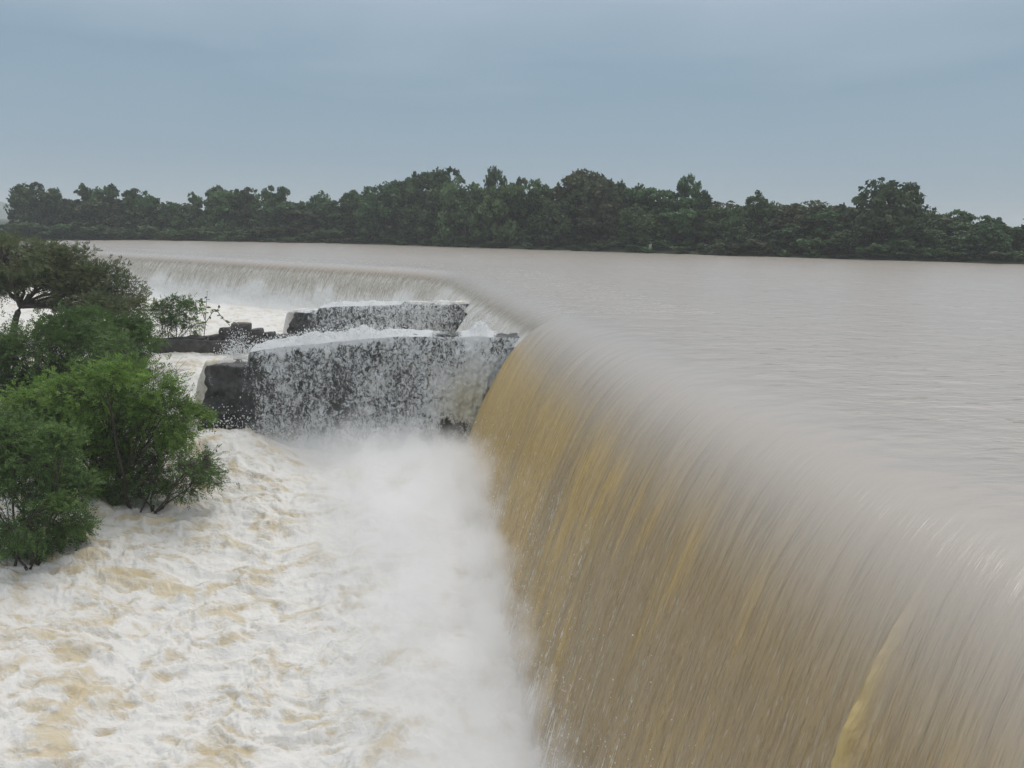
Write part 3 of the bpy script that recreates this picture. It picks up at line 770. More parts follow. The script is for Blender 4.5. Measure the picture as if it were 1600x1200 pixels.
# ------------------------------------------------------------------ bushes by the basin
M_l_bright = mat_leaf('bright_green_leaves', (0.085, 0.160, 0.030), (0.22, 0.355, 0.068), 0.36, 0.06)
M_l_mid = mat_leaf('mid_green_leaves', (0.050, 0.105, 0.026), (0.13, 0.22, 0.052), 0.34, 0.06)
M_l_blue = mat_leaf('cool_green_leaves', (0.062, 0.120, 0.036), (0.19, 0.31, 0.085), 0.36, 0.06)
M_l_olive = mat_leaf('dull_olive_leaves', (0.088, 0.108, 0.048), (0.175, 0.20, 0.09), 0.36, 0.06)
M_l_dead = mat_plain('bare_twigs', (0.10, 0.085, 0.065))

def sprays(anch, outd, length, leaf, nl, r, tint, droop=0.35, width=0.5):
    """pinnate sprays: anch (n,3), outd (n,3) -> quads"""
    n = len(anch)
    d = outd + r.normal(size=(n, 3)) * 0.55; d[:, 2] -= droop * r.random(n)
    d /= np.linalg.norm(d, axis=1)[:, None]
    up = np.array([[0, 0, 1.0]]) + r.normal(size=(n, 3)) * 0.45
    side = np.cross(d, up); side /= np.linalg.norm(side, axis=1)[:, None] + 1e-9
    nor = np.cross(side, d)
    L = length * r.uniform(0.6, 1.25, n)
    k = np.linspace(0.1, 1.0, nl)
    sg = np.where(np.arange(nl) % 2 == 0, 1.0, -1.0); sg[-1] = 0
    c = anch[:, None] + d[:, None] * (L[:, None] * k)[..., None] - np.array([0, 0, 1.0]) * (L[:, None] * k ** 2 * 0.22)[..., None]
    ld = side[:, None] * sg[None, :, None] * 0.85 + d[:, None] * (0.55 + 0.45 * (sg == 0))[None, :, None] + r.normal(size=(n, nl, 3)) * 0.18
    ld /= np.linalg.norm(ld, axis=2)[..., None]
    wd = np.cross(ld, nor[:, None] + r.normal(size=(n, nl, 3)) * 0.3); wd /= np.linalg.norm(wd, axis=2)[..., None] + 1e-9
    ll = (leaf * r.uniform(0.75, 1.3, (n, nl)))[..., None]
    V = np.stack([c, c + ld * ll * 0.5 + wd * ll * width * 0.5, c + ld * ll, c + ld * ll * 0.5 - wd * ll * width * 0.5], 2).reshape(-1, 3)
    F = np.arange(n * nl * 4).reshape(-1, 4)
    T = np.clip(np.repeat(tint, nl * 4) + 0.12 * r.normal(size=n * nl).repeat(4), 0, 1)
    return V, F, T

def bush(name, label, cat, base, blobs, nspray, length, leaf, mat, seed, nl=9, stems=None, clump=14, width=0.5, spread=0.30, twig=0.3, group=None, flat=1.0, fol='foliage', tint0=0.0, fork=None):
    """blobs: (x, y, z, rx, ry, rz) in the world"""
    r = np.random.default_rng(seed)
    base = np.array(base, float)
    root = empty(name, base); tag(root, label, cat, group)
    vol = np.array([b[3] * b[4] + b[3] * b[5] + b[4] * b[5] for b in blobs]); vol = vol / vol.sum()
    st, tw, le = MB(), MB(), MB()
    if fork is not None:
        q = np.linspace(0, 1, 8)[:, None]; fk = np.array(fork)
        pth = lerp(base - np.array([0, 0, 0.4]), fk, q) + np.sin(q * math.pi) * np.array([-0.18, 0, 0]); st.tube(pth, np.linspace(0.20, 0.14, 8), 8)
    up = max(b[2] + b[5] for b in blobs); lo = min(b[2] - b[5] for b in blobs)
    for bi, b in enumerate(blobs):
        c = np.array(b[:3]); R = np.array(b[3:])
        m = r.uniform(0.25, 0.75)
        p0 = base + np.array([r.normal() * 0.18, r.normal() * 0.18, -0.3])
        if fork is not None: p0 = np.array(fork) + r.normal(size=3) * 0.03
        mid = lerp(p0, c, 0.5) + np.array([r.normal() * 0.15, r.normal() * 0.15, 0.25 * R[2]])
        q = np.linspace(0, 1, 9)[:, None]
        path = (1 - q) ** 2 * p0 + 2 * q * (1 - q) * mid + q ** 2 * c
        path[1:-1] += r.normal(size=(7, 3)) * 0.04
        rad0 = stems or 0.055
        st.tube(path, np.linspace(rad0, rad0 * 0.35, 9), 6)
        nc = max(6, int(clump * (R.mean() / 0.9) ** 1.5)); ns = max(4, int(nspray * vol[bi] / nc))
        dirs = r.normal(size=(nc, 3)); dirs[:, 2] += 0.25; dirs /= np.linalg.norm(dirs, axis=1)[:, None]
        rr = r.uniform(0.45, 1.05, nc) ** 0.6
        cc = c + dirs * R * rr[:, None]
        for k in range(nc):
            hgt = (cc[k, 2] - lo) / (up - lo)
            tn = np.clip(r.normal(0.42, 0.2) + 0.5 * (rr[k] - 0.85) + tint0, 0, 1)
            q2 = np.linspace(0, 1, 6)[:, None]
            s0 = path[r.integers(4, 9)]
            bp = s0 * (1 - q2) + cc[k] * q2 + np.array([0, 0, 1.0]) * (np.sin(q2 * math.pi) * 0.12 * R[2]); bp[1:-1] += r.normal(size=(4, 3)) * 0.03
            st.tube(bp, np.linspace(rad0 * 0.34, 0.007, 6), 4)
            sp = spread * R.mean()
            an = cc[k] + r.normal(size=(ns, 3)) * np.array([sp, sp, sp * 0.75 * flat])
            od = (an - c) / R; od /= np.linalg.norm(od, axis=1)[:, None] + 1e-9
            od = 0.6 * od + 0.6 * dirs[k]
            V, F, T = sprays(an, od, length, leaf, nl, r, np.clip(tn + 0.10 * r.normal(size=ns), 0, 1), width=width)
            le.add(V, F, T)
            for a in an[: int(ns * twig)]:
                tw.tube([cc[k], lerp(cc[k], a, 0.6) + r.normal(size=3) * 0.02, a], [0.008, 0.006, 0.003], 3)
    st.build('stem', M_bark, root, True, -base); tw.build('twigs', M_bark, root, off=-base)['kind'] = 'stuff'
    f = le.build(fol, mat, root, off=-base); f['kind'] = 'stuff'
    return root

def pxblobs(lst, y, jy=0.8, seed=0):
    """(u, v, rx px, rz px[, dy]) at depth y -> world ellipsoids"""
    r = np.random.default_rng(seed); out = []
    for q in lst:
        yy = y + (q[4] if len(q) > 4 else r.normal() * jy)
        c = aty(q[0], q[1], yy); k = yy / FPX
        out.append((c[0], c[1], c[2], q[2] * k, 0.9 * (q[2] + q[3]) / 2 * k + 0.2, q[3] * k))
    return out
# front shrub at the lower left
bush('shrub', 'cool green feathery shrub lowest at the left edge of the basin', 'shrub', atz(45, 868, -5.6),
     pxblobs([(60, 715, 62, 45), (15, 750, 50, 55), (88, 780, 42, 42), (40, 815, 48, 38), (108, 825, 24, 26), (20, 690, 48, 36), (100, 700, 36, 30), (-30, 780, 45, 60), (70, 850, 34, 18), (5, 850, 34, 24), (125, 770, 26, 26)], 21.9, 0.7, 1),
     8200, 0.22, 0.068, M_l_blue, 501, stems=0.04)
# the big bright shrub in the middle
bush('shrub', 'large bright green feathery shrub hanging over the white water', 'shrub', atz(185, 785, -5.6),
     pxblobs([(195, 620, 62, 45), (140, 620, 50, 42), (255, 650, 52, 40), (165, 592, 32, 22), (100, 655, 52, 45), (215, 690, 58, 40), (145, 715, 54, 45), (298, 655, 26, 22), (180, 755, 45, 26), (240, 605, 30, 18), (60, 640, 50, 44), (95, 700, 46, 40)], 26.6, 0.8, 2),
     12500, 0.25, 0.074, M_l_bright, 502, stems=0.05)
# sparse lower right skirt
bush('shrub', 'thin half bare shrub with dark twigs trailing in the foam', 'shrub', atz(238, 786, -5.6),
     pxblobs([(262, 712, 50, 26), (298, 725, 36, 24), (235, 745, 42, 24), (285, 758, 36, 14), (322, 745, 18, 24), (205, 770, 26, 14)], 26.0, 0.5, 3),
     2300, 0.19, 0.062, M_l_mid, 503, stems=0.035, clump=20, spread=0.34, twig=0.9)
# dark shrub behind
bush('shrub', 'dense dark green shrub between the olive tree and the bright shrub', 'shrub', aty(80, 668, 33.0),
     pxblobs([(80, 545, 62, 40), (20, 565, 52, 52), (140, 560, 48, 40), (120, 600, 52, 36), (180, 555, 34, 32), (60, 620, 60, 40), (195, 610, 22, 30), (110, 515, 42, 18), (-30, 600, 50, 60)], 33.0, 1.0, 4),
     9000, 0.30, 0.092, M_l_mid, 504, stems=0.06, tint0=0.05)
bush('shrub', 'lighter straggly shrub at the right foot of the olive tree', 'shrub', aty(185, 590, 38.0),
     pxblobs([(185, 515, 34, 22), (215, 540, 26, 22), (160, 540, 36, 20), (228, 525, 16, 12), (200, 565, 26, 22), (140, 505, 32, 16)], 38.0, 0.8, 5),
     3600, 0.28, 0.095, M_l_mid, 505, stems=0.05, clump=18, tint0=0.12)
# umbrella shaped thorn tree
bush('thorn_tree', 'spreading olive brown thorn tree with a bent dark trunk', 'tree', aty(22, 530, 44.0),
     pxblobs([(50, 405, 60, 26), (110, 420, 52, 30), (5, 398, 50, 26), (-40, 410, 50, 30), (150, 438, 44, 26), (185, 465, 34, 28), (120, 458, 54, 28), (203, 488, 22, 22), (70, 436, 46, 18), (15, 428, 50, 22), (-15, 440, 40, 24), (160, 490, 42, 26), (90, 482, 30, 14, 1.5)], 44.0, 1.1, 6),
     9500, 0.34, 0.115, M_l_olive, 506, stems=0.10, clump=22, fol='crown', spread=0.28, flat=0.7, fork=aty(32, 478, 44.0))
bush('shrub', 'small grey green shrub with bare twigs beside the broken wall', 'shrub', aty(262, 548, 43.5),
     pxblobs([(268, 482, 26, 16), (292, 490, 24, 18), (250, 492, 16, 16), (300, 508, 14, 12), (262, 508, 26, 10)], 43.5, 0.5, 7),
     1000, 0.24, 0.085, M_l_mid, 507, stems=0.03, clump=24, twig=0.9)
def bare(label, base, tips, seed, mat, rad=0.012):
    r = np.random.default_rng(seed); root = empty('dry_shrub', base); tag(root, label, 'shrub')
    b = MB(); base = np.array(base)
    for tp in tips:
        tp = np.array(tp); q = np.linspace(0, 1, 8)[:, None]
        path = lerp(base + r.normal(size=3) * np.array([0.3, 0.2, 0]), tp, q) + np.sin(q * math.pi) * np.array([0, 0, 0.25]) + r.normal(size=(8, 3)) * 0.05
        b.tube(path, np.linspace(rad, rad * 0.4, 8), 4)
        for _ in range(9):
            s = path[r.integers(2, 8)]; e = s + r.normal(size=3) * np.array([0.35, 0.25, 0.28]) + np.array([0, 0, 0.08])
            b.tube([s, (s + e) / 2 + r.normal(size=3) * 0.05, e], [rad * 0.5, rad * 0.4, rad * 0.25], 3)
    o = b.build('stem', mat, root, off=-base)
    return root
bare('tangle of bare grey twigs under the small grey green shrub', aty(255, 545, 43.2), [aty(235, 505, 43), aty(252, 508, 43), aty(275, 512, 43.2), aty(300, 515, 43), aty(315, 505, 43), aty(285, 520, 42.8)], 521, M_l_dead, 0.014)
bare('dry brown stick leaning out of the water beside the wall end', aty(258, 596, 34.5), [aty(284, 577, 34.3), aty(275, 582, 34.4)], 522, M_l_dead, 0.016)
def leafy_plant():
    """thin plant with large separate leaves leaning over the broken wall"""
    r = np.random.default_rng(531)
    base = aty(318, 532, 42.2); root = empty('leafy_plant', base); tag(root, 'thin tall plant with a few broad leaves behind the broken wall', 'plant')
    st = MB(); paths = []
    for pts in ([(318, 532), (321, 505), (322, 480), (324, 455)], [(321, 505), (332, 488), (342, 482)], [(338, 484), (347, 496), (360, 510)], [(320, 500), (313, 478), (316, 466)]):
        P = np.array([aty(u, v, 42.2 + 0.1 * i) for i, (u, v) in enumerate(pts)])
        q = np.linspace(0, 1, 10) * (len(P) - 1)
        P = np.stack([np.interp(q, np.arange(len(P)), P[:, a]) for a in range(3)], 1)
        st.tube(P, np.linspace(0.022, 0.009, 10), 5); paths.append(P)
    st.build('stem', M_bark, root, True, -base)
    for i, P in enumerate(paths):
        for k in range(3, 10, 1):
            c = P[k]; d = r.normal(size=3) * np.array([1, 0.6, 0.5]); d[2] -= 0.1; d /= np.linalg.norm(d)
            s = np.cross(d, [0.2, -0.7, 0.7]); s /= np.linalg.norm(s); L = r.uniform(0.13, 0.24)
            V = [c, c + d * L * 0.35 + s * L * 0.30, c + d * L * 0.8 + s * L * 0.2, c + d * L, c + d * L * 0.8 - s * L * 0.2, c + d * L * 0.35 - s * L * 0.30, c + d * L * 0.5 - np.array([0, 0, 0.02])]
            F = [(0, 1, 6), (1, 2, 6), (2, 3, 6), (3, 4, 6), (4, 5, 6), (5, 0, 6)]
            me = mesh_raw('leaf', np.array(V) - base, F, None, {'tint': np.full(7, r.random())}, False, [M_l_mid]); link(bpy.data.objects.new('leaf', me), root)
leafy_plant()

# ------------------------------------------------------------------ land beyond the lake
SHORE = [(-330, 175), (-160, 152), (-81, 141.5), (-27.7, 138), (16.7, 111.5), (55.5, 91.6), (90, 70), (150, 20), (180, -60)]
SHX, SHY = np.array([q[0] for q in SHORE], float), np.array([q[1] for q in SHORE], float)
def bank():
    s = np.linspace(0, 1, 260); L = np.concatenate([[0], np.cumsum(np.hypot(np.diff(SHX), np.diff(SHY)))]); L /= L[-1]
    px_, py_ = np.interp(s, L, SHX), np.interp(s, L, SHY)
    tx, ty = np.gradient(px_), np.gradient(py_); l = np.hypot(tx, ty); nx, ny = -ty / l, tx / l
    d = np.array([-1.5, -0.3, 0.2, 0.8, 2, 4, 8, 14, 25, 45, 90, 200, 500, 1200, 2600])
    zz = np.array([-0.6, -0.12, 0.15, 0.32, 0.45, 0.6, 0.8, 1.0, 1.2, 1.3, 1.3, 1.3, 1.0, 0.5, 0.0])
    w = 0.5 * fbm(s * 60, s * 0, 3, 601)
    f = sstep(60, 600, d); 
    # far rows spread towards a common direction
    NX, NY = lerp(nx[:, None], 0 * nx[:, None] + np.linspace(-0.75, 0.8, 260)[:, None], f[None]), lerp(ny[:, None], 1.0 + 0 * ny[:, None], f[None])
    P = np.stack([px_[:, None] + NX * (d + w[:, None]), py_[:, None] + NY * (d + w[:, None]), np.broadcast_to(zz, (260, len(d))) + 0.12 * fbm(px_[:, None] * 0.3 + d, py_[:, None] * 0.3, 3, 605)], -1)
    tag(grid_obj('ground', P, M_bank, flip=False), 'low green bank and land beyond the flooded lake', kind='structure')
bank()
def hill():
    x = np.linspace(-1300, -500, 80); y = np.linspace(1250, 1700, 24); X, Y = np.meshgrid(x, y, indexing='ij')
    h = np.sin((Y - 1250) / 450 * math.pi) * (34 * sstep(-815, -930, X) + 6 * fbm(X * 0.012, Y * 0.012, 3, 611)) - 2
    tag(grid_obj('hill', np.stack([X, Y, h], -1), mat_plain('wooded_hill', (0.05, 0.07, 0.04), 0.9, 0.4, 0.05)), 'faint blue wooded hill far off at the left', kind='structure')
hill()

# ------------------------------------------------------------------ trees along the far shore
M_t = {'dark': mat_leaf('dark_tree_leaves', (0.028, 0.056, 0.026), (0.115, 0.180, 0.080), 0.3, 0.16),
       'green': mat_leaf('green_tree_leaves', (0.036, 0.070, 0.028), (0.140, 0.225, 0.088), 0.3, 0.16),
       'light': mat_leaf('pale_tree_leaves', (0.055, 0.095, 0.040), (0.140, 0.215, 0.090), 0.3, 0.14),
       'brown': mat_leaf('brownish_tree_leaves', (0.052, 0.070, 0.034), (0.130, 0.150, 0.080), 0.3, 0.12)}
def crown_mesh(style, seed, n=3400):
    """unit crown: width 1, height 1, base at z = 0, returns quads with a tint"""
    r = np.random.default_rng(seed)
    nb = {'round': 26, 'dome': 46, 'loose': 24, 'layered': 22, 'willow': 20, 'shrub': 9}[style]
    B = []
    for i in range(nb):
        if style in ('round', 'dome'):
            a = r.random() * 6.283; h = r.uniform(0.06, 0.88); w = 0.36 * math.sqrt(max(0.05, 1 - ((h - 0.42) / 0.58) ** 2)) * r.uniform(0.55 if style == 'round' else 0.8, 1.0)
            B.append((w * math.cos(a), w * math.sin(a), h, r.uniform(0.14, 0.22), r.uniform(0.10, 0.16)))
        elif style == 'loose':
            a = r.random() * 6.283; h = r.uniform(0.1, 0.90); w = 0.40 * r.uniform(0.2, 1.0) * (1.15 - 0.5 * h)
            B.append((w * math.cos(a), w * math.sin(a), h, r.uniform(0.12, 0.20), r.uniform(0.07, 0.13)))
        elif style == 'layered':
            a = r.random() * 6.283; h = r.choice([0.15, 0.3, 0.45, 0.6, 0.76, 0.91]) + r.normal() * 0.03; w = 0.36 * r.uniform(0.3, 1.0)
            B.append((w * math.cos(a), w * math.sin(a), h, r.uniform(0.14, 0.22), 0.055))
        elif style == 'willow':
            a = r.random() * 6.283; h = r.uniform(0.1, 0.86); w = 0.40 * math.sqrt(max(0.03, 1 - (h * 0.95) ** 2.2)) * r.uniform(0.5, 1)
            B.append((w * math.cos(a), w * math.sin(a), h, r.uniform(0.14, 0.2), r.uniform(0.16, 0.22)))
        else:
            a = r.random() * 6.283; h = r.uniform(0.15, 0.75); w = 0.42 * r.random() ** 0.6
            B.append((w * math.cos(a), w * math.sin(a), h, r.uniform(0.14, 0.24), r.uniform(0.16, 0.26)))
    V = []; T = []
    per = n // nb
    for bx, by, bz, rw, rh in B:
        sub = 9
        sd = r.normal(size=(sub, 3)); sd /= np.linalg.norm(sd, axis=1)[:, None]
        tn = np.clip(r.normal(0.45, 0.24), 0, 1)
        k = r.integers(0, sub, per)
        d = r.normal(size=(per, 3)); d /= np.linalg.norm(d, axis=1)[:, None]
        q = np.array([bx, by, bz]) + (sd[k] * 0.72 + d * 0.42 * r.random((per, 1)) ** 0.5) * np.array([rw, rw, rh])
        st = np.clip(tn + r.normal(size=sub)[k] * 0.16 + 0.10 * r.normal(size=per), 0, 1)
        V.append(q); T.append(st)
    q = np.concatenate(V); T = np.concatenate(T); m_ = len(q)
    sz = r.uniform(0.018, 0.046, (m_, 1)) * (1.0 if style != 'shrub' else 1.7)
    a = r.normal(size=(m_, 3)); a /= np.linalg.norm(a, axis=1)[:, None]
    b = np.cross(a, r.normal(size=(m_, 3))); b /= np.linalg.norm(b, axis=1)[:, None]
    if style == 'willow': a[:, 2] -= 1.2; a /= np.linalg.norm(a, axis=1)[:, None]; b = np.cross(a, r.normal(size=(m_, 3))); b /= np.linalg.norm(b, axis=1)[:, None]
    Q = np.stack([q - a * sz, q + b * sz * 0.6, q + a * sz, q - b * sz * 0.6], 1).reshape(-1, 3)
    Q[:, 2] = np.maximum(Q[:, 2], 0.0)
    return Q, np.arange(m_ * 4).reshape(-1, 4), np.repeat(T, 4), B
PROTO = {}
NVAR = {'round': 7, 'dome': 4, 'loose': 5, 'willow': 2, 'shrub': 5}
for st_, k_ in NVAR.items():
    for i in range(k_): PROTO[(st_, i)] = crown_mesh(st_, 700 + 17 * i + hash(st_.encode()[0]) % 97, 5600 if st_ != 'shrub' else 1500)
CROWN_ME = {}
def crown_me(style, var, mat):
    key = (style, var)
    if key not in CROWN_ME:
        Q, F, T, B = PROTO[(style, var)]
        CROWN_ME[key] = mesh_raw('crown', Q, F, None, {'tint': T}, False, [M_t['dark']])
    return CROWN_ME[key]
TR_ME = {}
def trunk_me(style, var):
    if (style, var) not in TR_ME:
        B = PROTO[(style, var)][3]; r = np.random.default_rng(900 + var)
        mb = MB(); top = np.array([0.02, 0, 0.55])
        mb.tube([(0, 0, -0.22), (0.01, 0.0, 0.1), (0.0, 0.01, 0.35), top], [0.030, 0.024, 0.018, 0.01], 6)
        for b in B[:10]:
            s = np.array([0.0, 0.0, r.uniform(0.05, 0.4)]); e = np.array(b[:3])
            mb.tube([s, lerp(s, e, 0.5) + np.array([0, 0, 0.03]), e], [0.012, 0.008, 0.004], 4)
        o = mb.build('trunk', M_bark); TR_ME[(style, var)] = o.data; bpy.data.objects.remove(o)
    return TR_ME[(style, var)]
def shore_y(x): return np.interp(x, SHX, SHY)
def ray_shore(u, back):
    """ground point under picture column u, `back` metres behind the waterline"""
    ys = np.linspace(60, 200, 1401); d = ray(u, 360); xs = d[0] / d[1] * ys
    i = np.argmin(np.abs(ys - (shore_y(xs) + back))); return xs[i], ys[i]
_n = [0]
def tree(u, vtop, wpx, style, mat, label, back=4.0, name='tree', cat='tree', zb=None, group='trees along the far shore', var=None):
    _n[0] += 1
    x, y = ray_shore(u, back)
    k = y / FPX; ztop = aty(u, vtop, y)[2]; zb = 0.35 if zb is None else zb
    H = ztop - zb; wd = wpx * k
    var = (_n[0] % NVAR[style]) if var is None else var
    root = empty(name, (x, y, zb)); root.rotation_euler = (0, 0, _n[0] * 2.399)
    tag(root, label, cat, group)
    c = link(bpy.data.objects.new('crown', crown_me(style, var, mat)), root); c.material_slots[0].link = 'OBJECT'; c.material_slots[0].material = M_t[mat]; c.scale = (wd * 1.12, wd * 1.12, H * 1.02 if style != 'layered' else H)
    t_ = link(bpy.data.objects.new('trunk', trunk_me(style, var)), root); t_.scale = (wd * 0.8, wd * 0.8, H)
    return root
T = 'on the far shore'
trees = [
 (56, 283, 66, 'dome', 'dark', 'round dark tree standing alone at the left end of the far tree line', 6),
 (100, 296, 52, 'round', 'dark', 'dark tree just right of the lone round tree on the far shore', 9),
 (132, 290, 54, 'loose', 'dark', 'ragged dark tree third from the left end of the far tree line', 8),
 (168, 288, 58, 'round', 'green', 'broad green tree above the thorn tree crown on the far shore', 7),
 (208, 290, 54, 'loose', 'dark', 'tree with a spiky top in the left stretch of the far shore', 8),
 (238, 303, 50, 'round', 'green', 'tree sloping down into the first dip of the far skyline', 7),
 (272, 314, 46, 'round', 'green', 'low tree in the first dip of the far skyline', 6),
 (304, 303, 44, 'loose', 'light', 'pale thin topped tree right of the first skyline dip', 8),
 (345, 292, 52, 'round', 'dark', 'dark rounded tree left of the twin topped pair on the far shore', 8),
 (382, 288, 54, 'loose', 'dark', 'taller left tree of the twin topped pair on the far shore', 9),
 (432, 290, 50, 'loose', 'dark', 'right tree of the twin topped pair on the far shore', 8),
 (470, 304, 50, 'round', 'green', 'green tree at the start of the long flat stretch of skyline', 7),
 (510, 300, 54, 'round', 'green', 'tree in the middle of the long flat stretch of skyline', 9),
 (550, 298, 52, 'loose', 'green', 'tree ending the long flat stretch of skyline', 8),
 (600, 284, 78, 'dome', 'dark', 'big lumpy dark tree whose foliage reaches the water', 4),
 (632, 290, 60, 'round', 'green', 'tree wedged between the lumpy dark tree and the tall flat topped one', 8),
 (676, 259, 98, 'dome', 'dark', 'tall broad flat topped tree rising over the left centre skyline', 14),
 (650, 320, 62, 'round', 'dark', 'dark low tree in front of the tall flat topped one', 3),
 (728, 286, 92, 'willow', 'light', 'pale drooping tree whose curtain of leaves reaches the water', 3),
 (775, 262, 46, 'dome', 'dark', 'narrow dark tree top standing up alone near the middle of the skyline', 16),
 (808, 276, 34, 'loose', 'brown', 'thin see through tree top next to the lone narrow one', 15),
 (790, 288, 86, 'willow', 'green', 'dense drooping green tree right of the pale drooping one', 4),
 (842, 284, 74, 'round', 'green', 'wide green tree below the thin see through tree top', 5),
 (905, 265, 104, 'dome', 'brown', 'big brownish green dome in the middle of the far shore', 11),
 (872, 310, 70, 'round', 'dark', 'shaded tree at the water below the brownish green dome', 3),
 (962, 264, 66, 'round', 'dark', 'dark peaked tree on the right shoulder of the brownish dome', 13),
 (1000, 280, 64, 'loose', 'brown', 'thin brownish tree stepping down from the dark peaked one', 12),
 (940, 312, 76, 'round', 'brown', 'dull brown tree below the dark peaked one', 5),
 (1010, 318, 80, 'dome', 'green', 'leafy green tree behind the small pale post', 4),
 (1080, 275, 60, 'round', 'dark', 'lone dark tree top standing above the right centre skyline', 12),
 (1062, 306, 70, 'round', 'green', 'tree under the lone dark tree top', 6),
 (1112, 318, 60, 'loose', 'green', 'loose tree right of the lone dark tree top', 7),
 (1140, 312, 56, 'round', 'green', 'rounded tree in the low saddle right of the lone dark tree top', 8),
 (1192, 300, 60, 'round', 'green', 'small peak of green trees left of the brown thicket tree', 9),
 (1165, 340, 66, 'round', 'dark', 'low dark tree at the water left of the brown thicket tree', 3),
 (1255, 315, 104, 'dome', 'brown', 'wide brown thicket tree left of the great domed tree', 8),
 (1225, 350, 66, 'round', 'dark', 'low dark tree in front of the brown thicket tree', 3),
 (1316, 320, 24, 'loose', 'dark', 'tiny sprig topped tree just left of the great domed tree', 9),
 (1382, 279, 104, 'dome', 'dark', 'great dark domed tree towering on the right', 7),
 (1330, 344, 70, 'round', 'dark', 'bushy tree at the left foot of the great domed tree', 2.5),
 (1432, 322, 78, 'round', 'dark', 'lower right lobe of trees beside the great domed tree', 5),
 (1398, 372, 70, 'round', 'green', 'green bushy tree at the water under the great domed tree', 1.5),
 (1462, 358, 60, 'round', 'dark', 'shaded low tree right of the great domed tree', 3),
 (1492, 330, 70, 'round', 'light', 'pale tree in the right hand stretch behind the water', 14),
 (1548, 333, 56, 'loose', 'light', 'pale loose tree behind the last dark bushy one', 15),
 (1550, 347, 72, 'round', 'dark', 'dark bushy tree near the right edge by the water', 3.5),
 (1592, 346, 50, 'round', 'green', 'last green tree cut by the right edge of the picture', 9),
 (1640, 330, 80, 'dome', 'dark', 'dark tree beyond the right end of the far shore', 8),
]
for q in trees: tree(*q[:6], back=q[6])
# shrubs along the waterline and behind, in a row of their own
rs = np.random.default_rng(88)
fill = []
us = np.concatenate([np.linspace(-10, 560, 30), np.linspace(575, 1612, 26)])
for i, u in enumerate(us):
    u = u + rs.normal() * 6
    base_v = np.interp(u, [0, 540, 1000, 1600], [369, 380, 395, 413])
    left = u < 560
    hgt = rs.uniform(8, 34) if not left else rs.uniform(10, 27)
    mt = str(rs.choice(['dark', 'green', 'brown', 'light'] if not left else ['green', 'light', 'green', 'brown'], p=[0.35, 0.35, 0.2, 0.1] if not left else [0.4, 0.25, 0.2, 0.15]))
    o = tree(u, base_v - hgt, rs.uniform(34, 58), 'shrub', mt,
         'low shrub at the waterline in front of the far trees', back=0.7 + rs.random() * 0.8, name='shrub', cat='shrub', zb=0.05, group='shrubs along the far waterline'); fill.append((u, o, 'low %s waterline shrub' % {'dark': 'dark', 'green': 'green', 'brown': 'brownish', 'light': 'pale'}[mt]))
ENV = np.array([(27, 292), (87, 296), (120, 293), (210, 291), (262, 313), (300, 304), (345, 293), (440, 292), (480, 302), (560, 298), (575, 290), (635, 266), (720, 285), (752, 284), (800, 284), (860, 280), (900, 267), (965, 264), (1030, 292), (1075, 300), (1120, 308), (1160, 310), (1200, 300), (1240, 316), (1300, 322), (1335, 310), (1380, 285), (1446, 322), (1500, 331), (1600, 346), (1700, 350)], float)
for i, u in enumerate(np.linspace(92, 1670, 51)):
    u = u + rs.normal() * 8
    mt = str(rs.choice(['dark', 'green', 'brown'], p=[0.45, 0.4, 0.15]))
    o = tree(u, np.interp(u, ENV[:, 0], ENV[:, 1]) + rs.uniform(4, 24), rs.uniform(70, 100), rs.choice(['round', 'dome', 'loose'], p=[0.5, 0.3, 0.2]), mt, 'plain green tree in the depth of the far wood', back=rs.uniform(5, 18), group='trees filling the far wood'); fill.append((u, o, 'plain %s tree' % {'dark': 'dark', 'green': 'green', 'brown': 'brownish'}[mt]))
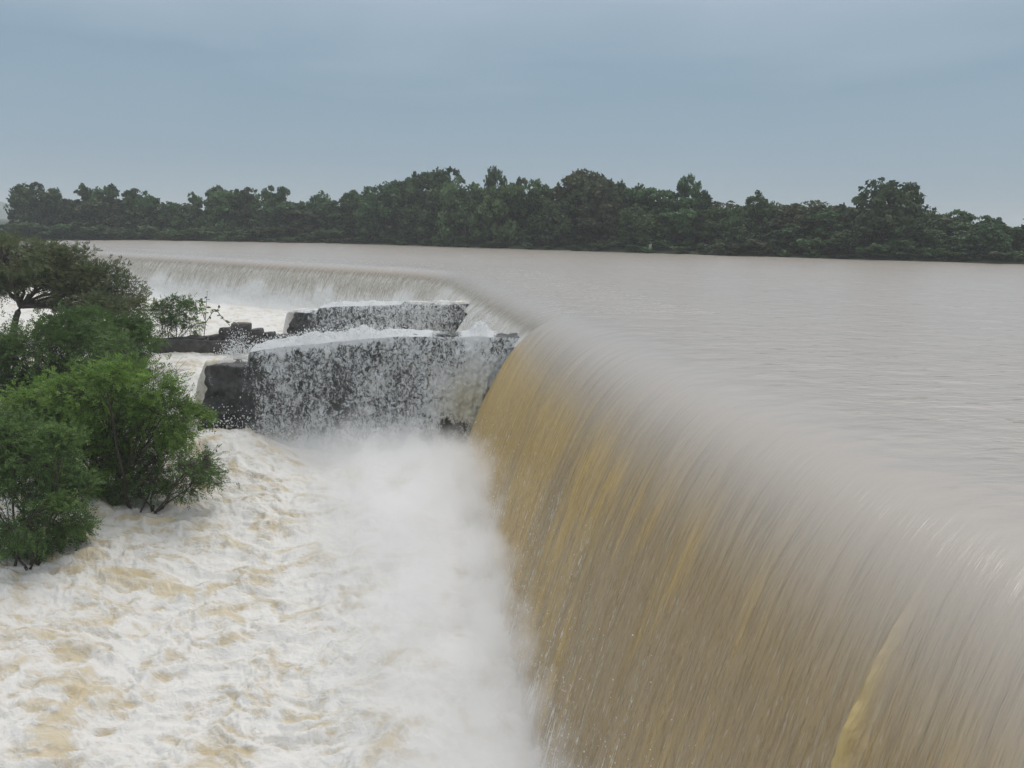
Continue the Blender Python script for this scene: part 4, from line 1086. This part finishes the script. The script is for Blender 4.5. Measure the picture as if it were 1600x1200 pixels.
MARKS = [(56, 'lone round tree at the left end'), (168, 'broad tree above the thorn tree'), (262, 'first skyline dip'), (304, 'pale thin topped tree'), (405, 'twin topped pair'),
         (510, 'long flat stretch of skyline'), (600, 'big lumpy dark tree'), (676, 'tall flat topped tree'), (728, 'pale drooping tree'), (775, 'lone narrow tree top'), (842, 'wide green tree'),
         (905, 'big brownish green dome'), (962, 'dark peaked tree'), (1017, 'small pale post'), (1080, 'lone dark tree top'), (1192, 'small green peak'), (1255, 'brown thicket tree'),
         (1382, 'great domed tree'), (1492, 'pale tree on the right'), (1550, 'dark bushy tree near the right edge')]
_rank = {}
for u, o, txt in sorted(fill, key=lambda q: min(abs(q[0] - mk[0]) for mk in MARKS)):
    mk = min(MARKS, key=lambda q: abs(q[0] - u)); side = 'under' if abs(u - mk[0]) < 9 and 'shrub' in txt else ('behind' if abs(u - mk[0]) < 9 else ('left of' if u < mk[0] else 'right of'))
    key = (txt, side, mk[1]); _rank[key] = _rank.get(key, 0) + 1
    o['label'] = '%s%s %s the %s' % ('' if _rank[key] == 1 else ('second ', 'third ', 'fourth ')[min(2, _rank[key] - 2)], txt, side, mk[1])
def post():
    x, y = ray_shore(1017, -0.2); b = np.array([x, y, -0.3])
    mb = MB(); V, F = stone_mesh(0.34, 0.3, 1.25, 77); mb.add(V + np.array([0, 0, 0.72]), F); V, F = stone_mesh(0.42, 0.38, 0.12, 78); mb.add(V + np.array([0, 0, 1.38]), F)
    o = mb.build('marker_post', mat_plain('pale_weathered_concrete', (0.36, 0.38, 0.36)))
    o.location = b; tag(o, 'small pale post at the waterline in front of dark trees', 'post')
post()

# ------------------------------------------------------------------ hazy air
def haze():
    t = NT('damp_air'); pv = t.n('ShaderNodeVolumePrincipled')
    pv.inputs['Color'].default_value = (0.93, 0.95, 0.97, 1); pv.inputs['Density'].default_value = 0.0006
    t.put(t.out.inputs['Volume'], pv.outputs[0])
    x, y0, y1, z0, z1 = 4200, -400, 4200, -12.0, 62.0
    V = [(-x, y0, z0), (x, y0, z0), (x, y1, z0), (-x, y1, z0), (-x, y0, z1), (x, y0, z1), (x, y1, z1), (-x, y1, z1)]
    F = [(3, 2, 1, 0), (4, 5, 6, 7), (0, 1, 5, 4), (1, 2, 6, 5), (2, 3, 7, 6), (3, 0, 4, 7)]
    me = bpy.data.meshes.new('haze'); me.from_pydata(V, [], F); me.update(); me.materials.append(t.m)
    tag(link(bpy.data.objects.new('haze', me)), 'thin damp haze over the whole flooded valley', kind='stuff')
haze()
